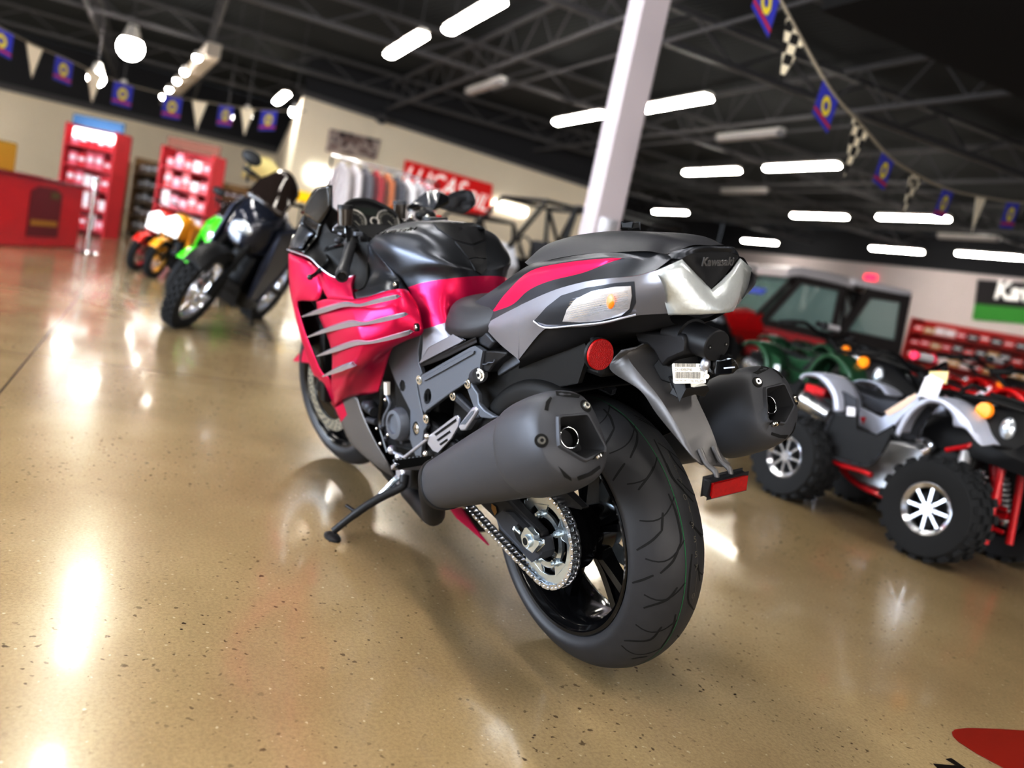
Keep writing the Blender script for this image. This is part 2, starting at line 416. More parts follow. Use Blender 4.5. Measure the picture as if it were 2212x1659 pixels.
# chain
R1, R2, FC = .1062, .044, V((.60, 0, .385)); A0 = V((0, 0, .316)); D = FC-A0; dd = D.length; base = math.atan2(D.z, D.x); off = math.acos((R1-R2)/dd)
aT, aB = base+off, base-off
pt = lambda c, r, a: c+V((r*math.cos(a), 0, r*math.sin(a)))
path = []
a = aT
for i in range(60): path.append(pt(A0, R1, aT+(2*PI-2*off)*i/59))
p0 = path[-1]; p1 = pt(FC, R2, aB)
for i in range(1, 40):
    q = p0.lerp(p1, i/40); q.z -= .012*math.sin(PI*i/40); path.append(q)
for i in range(20): path.append(pt(FC, R2, aB+(2*off)*i/19))
p0 = path[-1]; p1 = path[0]
for i in range(1, 40): path.append(p0.lerp(p1, i/40))
acc = [0]
for i in range(len(path)): acc.append(acc[-1]+(path[(i+1) % len(path)]-path[i]).length)
def at(s):
    s %= acc[-1]
    for i in range(len(path)):
        if acc[i+1] >= s: return path[i].lerp(path[(i+1) % len(path)], (s-acc[i])/(acc[i+1]-acc[i]+1e-12))
    return path[0]
NL = round(acc[-1]/.015875); NL -= NL % 2; pitch = acc[-1]/NL; chb = MB()
for i in range(NL):
    p, q = at(i*pitch), at((i+1)*pitch); c = (p+q)/2; t = (q-p).normalized(); u = V((-t.z, 0, t.x))
    o1 = []
    for j in range(14):
        an = 2*PI*j/14; e = math.cos(an); rr = .0072
        o1.append(c+t*(pitch*.5*(1 if e > 0 else -1)*min(1, abs(e)*3)+e*rr)+u*math.sin(an)*rr*(.78+.22*abs(e)))
    for s in (-1, 1):
        yo = CH+.003+s*(.0105 if i % 2 else .0078)
        chb.join(prism([x+V((0, yo-.001, 0)) for x in o1], (0, .002, 0)))
    chb.join(cyl(p+V((0, CH+.003-.0135, 0)), p+V((0, CH+.003+.0135, 0)), .0026, .0026, 8))
    chb.join(cyl(p+V((0, CH+.003-.007, 0)), p+V((0, CH+.003+.007, 0)), .0051, .0051, 10))
part('drive_chain', chb, chainm, ang=30, merge=0)

# ---------------------------------------------------------------- swingarm
sa = MB()
AY = .150
out = [c5(*q, .17) for q in [(240, 530), (330, 455), (440, 470), (800, 850), (870, 850), (900, 1060), (870, 1150), (760, 1180), (560, 970), (300, 700)]]
armtip = prism([V((p.x, AY-.012, p.z)) for p in out], (0, .034, 0))
part('axle_block', armtip, greyd, bevel=.004)
def armsec(x, z, h, y0, y1): return [V((x, y1, z+h)), V((x, y0, z+h)), V((x, y0, z-h)), V((x, y1, z-h))]
for s in (1, -1):
    b = loft([armsec(.60, .40, .055, .07*s, .135*s), armsec(.42, .385, .05, .09*s, .15*s), armsec(.25, .365, .042, (AY-.03)*s, (AY+.012)*s), armsec(.06, .328, .036, (AY-.02)*s, (AY+.012)*s), armsec(-.02, .316, .03, (AY-.016)*s, (AY+.01)*s)], 1, 3)
    part('swingarm', b, matte if s > 0 else matte, bevel=.006, recalc=True)
part('swingarm_bridge', box((.42, 0, .39), (.12, .22, .09)), matte, bevel=.01)
ring5 = [c5(*q, .178) for q in [(455, 740), (520, 640), (600, 700), (570, 800), (600, 920), (580, 950), (500, 860)]]
part('adjuster_recess', prism([V((p.x, .1725, p.z)) for p in ring5], (0, .0015, 0)), groove)
pl = [c5(*q, .19) for q in [(590, 770), (625, 705), (650, 700), (750, 810), (765, 870), (830, 905), (840, 960), (735, 1065), (650, 1010), (590, 930), (570, 830)]]
part('adjuster_plate', prism([V((p.x, .172, p.z)) for p in pl], (0, .014, 0)), steel, bevel=.0015)
q = c5(668, 893, .19); part('axle_nut', cyl((q.x, .186, q.z), (q.x, .193, q.z), .0145, .0135, 24).join(cyl((q.x, .1931, q.z), (q.x, .1935, q.z), .0085, .0085, 16), 1), [steel, groove], ang=30)
a, b = c5(500, 700, .185), c5(590, 780, .185); part('adjuster_bolt', cyl(a, b, .004).join(cyl(a, a.lerp(b, .25), .0075, .0075, 6)), steel, ang=30)
b = prism([c5(x, y, .105) for x, y in [(1090, 210), (1370, 150), (1600, 370), (1590, 390), (1340, 350), (1180, 260)]], (0, .018, 0)); part('chain_guard', b, matte, bevel=.002)
pts = [c5(*q, .176) for q in [(100, 340), (165, 390), (180, 470), (150, 520), (100, 420)]]
part('swingarm_sticker', prism([V((p.x, .1665, p.z)) for p in pts], (0, .0006, 0)), gold)
part('rear_brake_disc', lathe([(.075, -.108), (.118, -.108), (.118, -.113), (.075, -.113), (.075, -.108)], 48, ax), steel, ang=30)
part('rear_caliper', box((.10, -.115, .23), (.09, .05, .06)), matte, bevel=.012)
# ---------------------------------------------------------------- front wheel (steered a little to the left)
ST = math.radians(9); SAX = V((-.42, 0, .91)).normalized()
MF = MX.Translation((1.48, 0, .30)) @ MX.Rotation(ST, 4, SAX) @ MX.Translation((-1.48, 0, -.30))
ft = tyre_prof(.300, .061, .2235, TP); ft = [(p.x, p.y) for p in spline([V((a, b, 0)) for a, b in ft], 3)]
fx = (1.48, 0, .30)
part('front_tire', lathe(ft, 96, fx).xf(MF), rubber, ang=60)
ax = fx
fr = lathe([(.226, .049), (.2225, .052), (.217, .05), (.213, .043), (.205, .038), (.199, .02), (.199, -.02), (.205, -.038), (.213, -.043), (.217, -.05), (.2225, -.052), (.226, -.049)], 80, fx)
fr.join(lathe([(0, .05), (.03, .05), (.042, .03), (.042, -.03), (.03, -.05), (0, -.05)], 30, fx)).join(spokes(5, .035, .2, .4, w=.012))
part('front_rim', fr.xf(MF), gloss, recalc=True, ang=40)
for s in (1, -1):
    dk = prism(ring(64, .155, (1.48, s*.066, .30)), (0, .005*s, 0), [ring(48, .112, (1.48, s*.066, .30))])
    for r in (.122, .134, .146):
        for i in range(24):
            a = 2*PI*i/24+r*30; p = V((1.48+r*math.cos(a), s*.0712, .30+r*math.sin(a))); dk.join(cyl(p-V((0, s*.0062, 0)), p+V((0, s*.0006, 0)), .0038, .0038, 8), 1)
    disc = part('brake_disc', dk.xf(MF), [steel, groove], ang=30)
    ca = prism(ring(40, .11, (1.48, s*.062, .30)), (0, .004*s, 0), [ring(30, .06, (1.48, s*.062, .30))]); part('disc_carrier', ca.xf(MF), gloss, disc, ang=30)
    part('front_caliper', box((1.36, s*.085, .30), (.06, .04, .14)).xf(MF), matte, bevel=.012)
    fk = cyl((1.44, s*.115, .33), (1.25, s*.115, .74), .026, .026, 20).join(cyl((1.25, s*.115, .74), (1.16, s*.115, .93), .022, .022, 20))
    part('fork_tube', fk.xf(MF), matte, ang=40)
fd = MB(); rows = []
for i in range(13):
    a = math.radians(58+i*8.5); rows.append([V((1.48+math.cos(a)*r, y, .30+math.sin(a)*r)) for r, y in [(.255, .082), (.295, .08), (.318, .062), (.328, .03), (.33, 0), (.328, -.03), (.318, -.062), (.295, -.08), (.255, -.082)]])
part('front_fender', surf(rows, 2, 2).xf(MF), pink, solid=.003, ang=50)
# front fender skirt seen behind the fairing
part('fender_skirt', prism([c2(x, y, .095) for x, y in [(118, 72), (200, -20), (280, -10), (300, 90), (240, 92)]], (0, -.006, 0)), pink, bevel=.002)

# ---------------------------------------------------------------- mufflers
E = V((-.26, .275, .657)); F = c0(954, 1046, .268); AXI = (E-F); ML = AXI.length; AXI.normalize()
e1 = (V((0, 1, 0))-AXI*AXI.y).normalized(); e2 = e1.cross(AXI)
if e2.z < 0: e2 = -e2
SEC = [(.076, .05), (.035, .088), (-.03, .09), (-.066, .058), (-.08, -.02), (-.064, -.07), (-.02, -.090), (.045, -.077), (.084, -.025)]
PEN = [(.040, .018), (.031, .037), (-.010, .036), (-.033, .033), (-.046, .0), (-.056, -.034), (-.02, -.046), (.012, -.042), (.040, -.008)]
SECD = [(p.x, p.y) for p in spline([V((a, b, 0)) for a, b in SEC], 5, True)]
PV = [(.029, .034), (-.029, .031), (-.050, -.033), (-.002, -.043), (.040, -.012)]
def pen_at(a):
    d = V((math.cos(a), math.sin(a))); best = .2
    for i in range(5):
        p, q = V(PV[i]), V(PV[(i+1) % 5]); e = q-p; den = d.x*e.y-d.y*e.x
        if abs(den) < 1e-9: continue
        t = (p.x*e.y-p.y*e.x)/den; u = (p.x*d.y-p.y*d.x)/den
        if t > 0 and -1e-6 <= u <= 1+1e-6: best = min(best, t)
    return best
PEND = []
for a, b in SECD:
    an = math.atan2(b, a); r = sum(pen_at(an+k*.05) for k in (-1, 0, 1))/3; PEND.append((r*math.cos(an), r*math.sin(an)))
def msec(t, sx, shape=None): return [F+AXI*(ML*t) + e1*(a*sx) + e2*(b*sx) for a, b in (shape or SECD)]
body = loft([msec(.0, .56), msec(.012, .64), msec(.02, .66), msec(.4, .84), msec(.76, .985), msec(.78, .985)], 1, 1)
capm = loft([msec(.735, .99), msec(.742, 1.03), msec(.80, 1.05), msec(.88, 1.035), msec(.94, .98), msec(.972, .90), msec(.985, .83)], 1, 2, caps=False)
_q = loft([msec(.985, .83), msec(1.0, 1.2, PEND), msec(1.012, 1.14, PEND), msec(1.012, 1.05, PEND), msec(.998, .98, PEND), msec(.94, .74, PEND), msec(.93, .70, PEND)], 1, 1, caps=False); _q.m = [1 if k//45 >= 3 else 0 for k in range(len(_q.f))]; capm.join(_q); capm.add(msec(.93, .70, PEND), [list(range(45))], 1)
cb = capm.bvh()
pipe = tube([p for p in ring(40, .0195, (0, 0, 0), 2)], .0016, 8, True)
Mp = MX(((e1.x, e2.x, AXI.x, E.x-AXI.x*.022), (e1.y, e2.y, AXI.y, E.y-AXI.y*.022), (e1.z, e2.z, AXI.z, E.z-AXI.z*.022), (0, 0, 0, 1)))
pipe.xf(Mp)
inner = cyl((0, 0, -.06), (0, 0, .0), 0.0188, 0.0188, 32, False).join(cyl((0, 0, -.03), (0, 0, -.029), 0.0188, 0.0188, 32)).xf(Mp)
slots = MB()
for q in [[(762, 182), (772, 135), (798, 104), (808, 112), (792, 150), (785, 188)], [(830, 72), (905, 78), (978, 95), (968, 110), (835, 96)], [(846, 518), (922, 586), (925, 604), (880, 580)], [(958, 580), (1030, 555), (1092, 512), (1096, 530), (1045, 570), (965, 602)]]:
    slots.join(decal(q, 4, cb))
for s in (1, -1):
    g = (lambda m: m) if s > 0 else (lambda m: mcopy(m).flip_y())
    mo = part('muffler', g(body), mufm, ang=50)
    part('end_band', g(loft([msec(-.004, .60), msec(-.004, .69), msec(.02, .695), msec(.024, .665)], 1, 1)), matte, mo, ang=40)
    ec = part('muffler_end_cap', g(capm), [mufm, recm], mo, ang=42)
    part('outlet_rim', g(pipe), chrome, ec, ang=50); part('outlet_pipe', g(inner), groove, ec)
    part('vent_slot', g(slots), groove, ec)
    for a, b in [(745, 365), (1010, 158), (1085, 455)]:
        h, q = BK.hit(900+a/2.765, 820+b/2.765, cb)
        if h is None: continue
        if q.dot(BK.C-h) < 0: q = -q
        sb = cyl(h-q*.0005, h+q*.0008, .0125, .0125, 20)
        sb.join(cyl(h+q*.0008, h+q*.005, .0078, .007, 16), 1); sb.join(cyl(h+q*.0051, h+q*.0052, .0034, .0034, 6), 0)
        part('cap_screw', g(sb), [groove, screw], ec, ang=30)
# exhaust link pipe
for s in (1, -1):
    part('exhaust_pipe', tube([V((.75, .09*s, .16)), V((.5, .15*s, .19)), V((.36, .22*s, .27)), V((F.x+.05, F.y*s, F.z-.02)), V((F.x-.03, F.y*s, F.z+.02))], .03, 16, k=6), gold if 0 else matte, ang=50)
# ---------------------------------------------------------------- tank
B = lambda x, y, z: V((x, y, z))
T = [
 [B(1.03, 0, .885), B(.95, 0, .935), B(.86, 0, .962), B(.76, 0, .972), B(.69, 0, .972), c1(1505, 452, 0)],
 [B(1.03, .07, .875), B(.95, .08, .925), B(.86, .085, .952), B(.76, .085, .962), B(.66, .06, .962), c1(1590, 560, 0)],
 [c1r(808, 590, .15), c1r(880, 535, .155), c1r(1030, 515, .145), c1r(1220, 530, .115), c1r(1420, 610, .07), c1(1650, 690, 0)],
 [c1r(850, 690, .172), c1r(960, 640, .176), c1r(1110, 620, .152), c1r(1280, 660, .12), c1r(1470, 740, .075), c1(1672, 790, 0)],
 [c1r(980, 825, .172), c1r(1090, 785, .162), c1r(1230, 765, .14), c1r(1380, 770, .108), c1r(1530, 800, .065), c1(1684, 830, 0)],
 [c1r(1110, 960, .154), c1r(1210, 930, .14), c1r(1340, 905, .112), c1r(1470, 888, .08), c1r(1580, 876, .045), c1(1690, 870, 0)],
 [c1r(1222, 1300, .152), c1r(1320, 1270, .138), c1r(1420, 1235, .115), B(.53, .08, .735), B(.52, .045, .735), B(.515, 0, .735)],
 [c1r(1212, 1595, .152), c1r(1350, 1530, .14), c1r(1500, 1430, .125), B(.50, .08, .69), B(.495, .045, .69), B(.49, 0, .69)]]
tk = surf(T, 5, 5, mi=lambda i, j: 1 if i == 5 else (2 if i == 6 else 0))
tkb = tk.bvh(); tk.mirror()
tank = part('fuel_tank', tk, [satin, pink, gun], ang=60)
# facet on the lower tank cover
fc = [c10(490, 345, .20), c10(850, 155, .17), c10(1000, 240, .16), c10(960, 275, .165), c10(345, 580, .21)]
both('tank_side_facet', prism(fc, (0, .006, 0)), gun, bevel=.003)
both('tank_lower_roll', loft([[c10(x, y-40, d), c10(x+10, y+6, d+.008), c10(x+20, y+50, d-.004), c10(x+10, y+20, d-.05)] for x, y, d in [(330, 590, .195), (500, 535, .19), (700, 455, .18), (950, 330, .168), (1160, 230, .155)]], 4, 4), matte)
# knee pads
M0, N0 = MB(), []
for poly in [[(1305, 452), (1345, 498), (1480, 588), (1618, 626), (1725, 588), (1720, 492), (1655, 456), (1560, 452), (1552, 464), (1456, 464), (1440, 450)],
             [(1480, 600), (1618, 640), (1728, 602), (1733, 738), (1642, 728), (1592, 738)], [(1597, 752), (1642, 736), (1735, 746), (1740, 820), (1690, 862), (1642, 830)]]:
    bb = MB(); Q = []
    full = tk.bvh()
    n = len(poly); P = []
    for i in range(n):
        for t in range(4): P.append((poly[i][0]+(poly[(i+1) % n][0]-poly[i][0])*t/4, poly[i][1]+(poly[(i+1) % n][1]-poly[i][1])*t/4))
    cx = sum(p[0] for p in P)/len(P); cy = sum(p[1] for p in P)/len(P); rings = []
    for f in (1, .96, .7, .4, .05):
        r = []
        for x, y in P:
            h, q = BK.hit(580+(cx+(x-cx)*f)/3.6867, 360+(cy+(y-cy)*f)/3.6867, full)
            if h is None: h, q = BK.P(580+(cx+(x-cx)*f)/3.6867, 360+(cy+(y-cy)*f)/3.6867, -.05), V((-1, 0, 0))
            if q.dot(BK.C-h) < 0: q = -q
            r.append(h+q*(.0005 if f == 1 else .004))
        rings.append(r)
    bb.add([p for r in rings for p in r], grid_faces(5, len(P), False, True)); M0.join(bb)
part('tank_pad', M0, matte, tank, ang=50, recalc=True)
# tank badge letters along the shoulder
KT = 'Kawasaki'; pos = [(885+i*40, 527-i*4.6) for i in range(8)]
BD = MB()
for i, chh in enumerate(KT):
    x, y = pos[i]; h, q = BK.hit(580+x/3.6867, 360+y/3.6867, tkb)
    if h is None: continue
    if q.dot(BK.C-h) < 0: q = -q
    h2, _ = BK.hit(580+(x+30)/3.6867, 360+(y-3.5)/3.6867, tkb)
    xd = (h2-h) if h2 is not None else V((-1, 0, 0))
    BD.join(text_mb(chh, .03, basis(h+q*.0006, xd, q.cross(xd)), .0008, .25, .0004))
part('tank_badge', BD, embl, tank)
part('filler_cap', cyl(B(.80, 0, .962), B(.80, 0, .976), .04, .037, 32), matte, tank, ang=30)
# ---------------------------------------------------------------- seat
def ssec(x, hw, zt, zb): return [V((x, -hw, zb)), V((x, -hw*1.0, zb+(zt-zb)*.55)), V((x, -hw*.72, zt-.012)), V((x, 0, zt)), V((x, hw*.72, zt-.012)), V((x, hw*1.0, zb+(zt-zb)*.55)), V((x, hw, zb)), V((x, 0, zb))]
seat = loft([ssec(.535, .05, .765, .735), ssec(.52, .09, .785, .715), ssec(.48, .125, .80, .70), ssec(.41, .15, .808, .705), ssec(.33, .155, .815, .715), ssec(.26, .145, .835, .735), ssec(.20, .13, .872, .77), ssec(.15, .115, .915, .82), ssec(.10, .115, .93, .86)], 4, 3)
part('rider_seat', seat, seatm, ang=60)
# ---------------------------------------------------------------- tail
top = [c3(350, 324, .0), c3(440, 228, 0), c3(620, 152, 0), c3(800, 120, 0), c3(1000, 112, 0), c3(1200, 130, 0), c3(1380, 166, 0), c3(1500, 203, 0)]
seam = [c3(352, 328, .11), c3(500, 292, .118), c3(620, 270, .122), c3(760, 254, .124), c3(950, 245, .122), c3(1100, 240, .112), c3(1210, 258, .088), c3(1292, 240, .075)]
mid = [a.lerp(b, .55)+V((0, .01*(1-i/8), .006+.012*min(1, i)*(1-(i/7)**3))) for i, (a, b) in enumerate(zip(top, seam))]
pil = surf([top, mid, seam], 5, 5).mirror()
part('pillion_seat', pil, seatm, ang=60)
up = [
 [c3(15, 560, .128), c3(150, 470, .122), c3(352, 330, .1095), c3(500, 294, .1175), c3(700, 260, .123), c3(900, 247, .1225), c3(1100, 242, .105), c3(1240, 264, .083)],
 [c3(130, 615, .143), c3(215, 500, .14), c3(365, 365, .136), c3(590, 312, .14), c3(840, 286, .138), c3(940, 285, .134), c3(1110, 285, .112), c3(1250, 280, .092)],
 [c3(133, 622, .144), c3(255, 575, .149), c3(350, 490, .15), c3(480, 430, .151), c3(700, 375, .149), c3(930, 292, .1345), c3(1110, 315, .118), c3(1240, 295, .1)],
 [c3(80, 692, .15), c3(300, 588, .157), c3(450, 512, .16), c3(565, 468, .162), c3(720, 430, .162), c3(870, 410, .158), c3(1030, 395, .146), c3(1150, 362, .1265)]]
both('tail_side_panel', surf(up, 5, 3, mi=lambda i, j: 1 if (i == 1 and j < 5) else 0), [satin, pink], ang=60)
lo = [
 [c3(75, 700, .148), c3(200, 632, .156), c3(280, 592, .16), c3(310, 575, .161), c3(330, 566, .162), c3(440, 515, .165), c3(560, 470, .167), c3(720, 430, .166), c3(870, 410, .162), c3(1030, 396, .146), c3(1150, 364, .1265)],
 [c3(80, 712, .150), c3(180, 725, .160), c3(262, 705, .165), c3(292, 700, .167), c3(315, 690, .168), c3(420, 630, .175), c3(560, 590, .176), c3(720, 555, .174), c3(870, 525, .157), c3(1030, 515, .138), c3(1205, 470, .122)],
 [c3(95, 742, .148), c3(180, 830, .15), c3(270, 905, .15), c3(290, 922, .15), c3(306, 905, .15), c3(450, 735, .162), c3(560, 722, .158), c3(720, 715, .152), c3(870, 690, .14), c3(1030, 646, .116), c3(1232, 632, .085)]]
lp = surf(lo, 5, 4); lpb = lp.bvh()
lpan = both('tail_lower_panel', lp, gun, ang=60)
sig = [(570, 680), (598, 605), (650, 545), (760, 492), (900, 462), (1000, 458), (1006, 520), (990, 600), (940, 642), (800, 677), (680, 684)]
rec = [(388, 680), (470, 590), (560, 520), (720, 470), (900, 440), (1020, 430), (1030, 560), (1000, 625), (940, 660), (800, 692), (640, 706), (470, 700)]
def patch_on(poly, k, bvh, offs, fs=(1, .97, .75, .5, .25, .03), sub=4):
    X, Y, s = K[k]; n = len(poly); P = []
    for i in range(n):
        for t in range(sub): P.append((poly[i][0]+(poly[(i+1) % n][0]-poly[i][0])*t/sub, poly[i][1]+(poly[(i+1) % n][1]-poly[i][1])*t/sub))
    cx = sum(p[0] for p in P)/len(P); cy = sum(p[1] for p in P)/len(P); rings = []
    for f, o in zip(fs, offs):
        r = []
        for x, y in P:
            h, q = BK.hit(X+(cx+(x-cx)*f)/s, Y+(cy+(y-cy)*f)/s, bvh)
            if h is None: h = rings[0][len(r)] if rings else BK.P(X+x/s, Y+y/s, .15); q = V((0, 1, 0))
            if q.dot(BK.C-h) < 0: q = -q
            r.append(h+q*o)
        rings.append(r)
    return MB().add([p for r in rings for p in r], grid_faces(len(rings), len(P), False, True))
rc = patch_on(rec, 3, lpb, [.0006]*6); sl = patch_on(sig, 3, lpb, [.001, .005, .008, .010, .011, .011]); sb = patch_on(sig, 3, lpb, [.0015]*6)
for s in (0, 1):
    fl = (lambda m: m) if s == 0 else (lambda m: mcopy(m).flip_y())
    part('signal_recess_shade', fl(rc), greyd, lpan[s], ang=60)  # darker patch round the lens: the hollow's shade put into the colour
    ls = part('turn_signal_lens', fl(sl), lensm, lpan[s], ang=60)
    part('signal_reflector', fl(sb), reflm, ls, ang=60)
    h, q = BK.hit(1020+885/2.9105, 460+555/2.9105, lpb)
    bl = ball(h+V((0, .006, 0)), .011, 1, .4, 1.3); part('signal_bulb', fl(bl), amber, ls)
    rib = MB()
    for i in range(9):
        f = i/8; xa = 590+40*f*0; ya = 560+f*105
        o, n = onsurf([(600+abs(.6-f)*40, ya), (780, ya-38), (985, ya-75)], K[3], lpb, 6)
        n = [(-w if w.dot(BK.C-p) < 0 else w) for p, w in zip(o, n)]
        if len(o) > 3: rib.join(ribbon(o, n, .0012, .0042))
    part('lens_rib', fl(rib), chrome, ls)
lip = [c3(385, 680, .174), c3(462, 722, .166), c3(640, 708, .160), c3(820, 690, .150), c3(940, 662, .138), c3(1030, 640, .122)]
both('panel_lip_highlight', tube(lip, .0022, 8, k=4), silver)  # silver along the lip edge: its highlight put into the colour
# tail light
topb = [c3(1150, 365, .1265), c3(1312, 292, .077), c3(1380, 368, .052), c3(1440, 432, .026), c3(1495, 487, 0)]
botb = [c3(1232, 632, .085), c3(1320, 633, .066), c3(1395, 633, .045), c3(1465, 631, .022), c3(1535, 626, 0)]
m1 = [a.lerp(b, .45)+V((-.006, .006*(1-i/4), 0)) for i, (a, b) in enumerate(zip(topb, botb))]
m2 = [a.lerp(b, .85)+V((-.004, .004*(1-i/4), 0)) for i, (a, b) in enumerate(zip(topb, botb))]
tl = surf([topb, m1, m2, botb], 1, 3); tl.mirror()
part('tail_light', tl, pearl, ang=60, solid=.004)
padp = [c3(1312, 291, .0765), c3(1345, 268, .07), c3(1420, 247, .04), c3(1495, 240, 0)]
apx = c3(1495, 486, 0)
pd = surf([padp, [p.lerp(apx, .5)+V((-.003, 0, 0)) for p in padp], [apx]*4], 1, 1); pd.mirror()
part('tail_cover', pd, matte, ang=60)
Mx = basis((c3(1537, 307, 0)+V((-.0035, 0, 0))), (0, -1, 0), V((-.18, 0, .98)))
part('tail_badge', text_mb('Kawasaki', .0225, Mx, .0008, .0, .0005), letter)
tr0 = [c3(1205, 300, .098), c3(1230, 262, .086), c3(1290, 236, .074), c3(1400, 212, .05), c3(1500, 204, 0)]
tr1 = [c3(1312, 291, .0766), c3(1330, 280, .074), c3(1362, 262, .064), c3(1430, 247, .036), c3(1500, 240, 0)]
part('tail_trim', surf([tr0, [a.lerp(b, .5)+V((-.004, 0, .003)) for a, b in zip(tr0, tr1)], tr1], 4, 3).mirror(), satin, ang=60)
tr2 = [c3(1292, 250, .088), c3(1400, 205, .05), c3(1500, 178, .02), c3(1590, 210, -.02)]
# closing surface between trim and lens, and the black underside
cl = [[c3(1150, 363, .1265), c3(1205, 300, .098), c3(1240, 264, .083)], [c3(1312, 292, .0765), c3(1312, 291, .0765), c3(1290, 238, .074)]]
both('tail_corner', surf(cl, 3, 3), satin)
und = [
 [c3(290, 922, .148), c3(450, 737, .158), c3(560, 724, .157), c3(720, 717, .15), c3(870, 692, .138), c3(1030, 648, .115), c3(1232, 634, .085)],
 [c3(300, 935, .14), c3(470, 880, .13), c3(600, 850, .12), c3(760, 800, .11), c3(900, 755, .10), c3(1040, 740, .08), c3(1260, 690, .055)],
 [c3(310, 1000, .09), c3(480, 930, .08), c3(620, 880, .07), c3(800, 820, .06), c3(940, 775, .055), c3(1080, 750, .045), c3(1300, 700, .03)]]
und.append([V((p.x, 0, p.z-.004)) for p in und[2]])
for k_, (pp, m_) in enumerate([([(150, 790), (200, 750), (330, 800), (360, 860), (300, 880), (220, 830)], redr), ([(330, 800), (470, 900), (450, 960), (340, 880)], greyd), ([(110, 810), (140, 800), (460, 960), (430, 965)], greyp)]):
    part(['wiring_boot', 'wiring_cover', 'wiring_tray'][k_], prism([c8(x, y, -.03) for x, y in pp], (.01, -.02, 0)), m_, bevel=.002)
part('undertail', surf(und, 4, 4).mirror(), matte, ang=60)
# tie between panel tip and subframe
both('panel_mount', prism([c10(1170, 190, .145), c10(1260, 20, .145), c10(1310, 120, .15), c10(1430, 270, .15), c10(1350, 375, .145), c10(1200, 300, .145)], (0, -.03, 0)), greyd, bevel=.005)
both('subframe_rail', prism([c10(1470, 640, .12), c10(1700, 440, .12), c10(1850, 555, .12), c10(1480, 780, .12)], (0, -.02, 0)), greyp, bevel=.004)
both('seat_bracket', prism([c10(1250, 400, .15), c10(1440, 400, .15), c10(1620, 415, .145), c10(1620, 470, .145), c10(1440, 600, .145), c10(1350, 720, .145), c10(1230, 720, .15), c10(1215, 600, .15)], (0, -.05, 0)), matte, bevel=.004)
part('cable_clip', tube([c10(1220, 600, .152), c10(1310, 600, .154), c10(1350, 575, .154), c10(1415, 575, .153), c10(1440, 530, .152)], .0016, 6, k=3), greyp)
# inner fender over the tyre
inn = MB(); rows = []
for i in range(16):
    a = math.radians(8+i*5.8); rr = .345+.02*math.sin(i/15*PI)
    rows.append([V((math.cos(a)*rr*w, y, .316+math.sin(a)*rr*w)) for y, w in [(.128, .84), (.125, .97), (.09, 1.0), (0, 1.01), (-.09, 1.0), (-.125, .97), (-.128, .84)]])
part('inner_fender', surf(rows, 3, 2), dark, ang=60, solid=.004)
for s in (1, -1):
    part('inner_side_cover', prism([V((x, .10*s, z)) for x, z in [(.34, .36), (.46, .45), (.44, .62), (.36, .74), (.12, .76), (-.05, .80), (-.075, .76), (-.05, .69), (.02, .66), (.16, .62), (.24, .52)]], (0, .012*s, 0)), dark, bevel=.003)
part('rear_bulkhead', prism([V((x, -.122, z)) for x, z in [(.30, .45), (.30, .75), (-.14, .80), (-.2, .72), (-.13, .58), (.0, .5)]], (0, -.006, 0)), dark)
part('battery_tray', box((.0, 0, .735), (.22, .2, .05)), dark, bevel=.01)
# ---------------------------------------------------------------- licence plate hanger
FN = [
 [c8(560, 420, .072), c8(760, 380, .055), B(-.15, -.05, .82), B(-.14, -.08, .80)],
 [c8(430, 650, .082), c8(640, 505, .058), B(-.175, -.052, .78), B(-.165, -.08, .77)],
 [c8(790, 905, .066), c8(965, 925, .048), c8(1400, 830, -.046), B(-.205, -.066, .745)],
 [c8(1000, 1200, .056), c8(1095, 1108, .0435), c8(1470, 1020, -.043), B(-.235, -.056, .665)],
 [c8(1375, 1655, .044), c8(1440, 1655, .034), c6(2050, 780, -.034), B(-.30, -.044, .60)],
 [c0(1506, 996, .037), c0(1515, 1003, .028), c0(1561, 1008, -.026), c0(1577, 1002, -.036)]]
fb = MB()
RR = [spline([r[i] for r in FN], 6) for i in range(4)]
n = len(RR[0]); vs = [RR[i][j] for j in range(n) for i in range(4)]
fb.add(vs, grid_faces(n, 4))
part('licence_hanger', fb, bronze, ang=20, solid=.004, soff=0)
part('hanger_neck', prism([c8(x, y, .042) for x, y in [(700, 180), (1300, 230), (1330, 300), (1310, 470), (1120, 550), (1050, 625), (1000, 540), (945, 430), (870, 360), (760, 340)]], (0, -.084, 0)), matte, bevel=.006)
la, lb2 = c8(1330, 330, .0), c8(1712, 385, .0)
lamp = MB(); axl = V((-1, 0, -.08)).normalized(); lat = V((0, 1, 0)); upv = axl.cross(lat)
if upv.z < 0: upv = -upv
LC = c8(1712, 372, 0)
def lsec(t, w, h): return [LC-axl*t+lat*(w*math.cos(2*PI*i/12))*1+upv*(h*math.sin(2*PI*i/12)) for i in range(12)]
lampo = part('licence_lamp', loft([lsec(.11, .042, .036), lsec(.065, .042, .036), lsec(.064, .035, .031), lsec(.002, .034, .030), lsec(0, .032, .028)], 2), matte, ang=40)
for a, b in [(1622, 388), (1815, 352)]:
    p = BK.N(1240+a/5.53, 680+b/5.53, LC, axl); part('lamp_screw', cyl(p, p+axl*.001, .0042, .0042, 12).join(cyl(p+axl*.001, p+axl*.0014, .0018, .0018, 6), 1), [groove, screw], lampo)
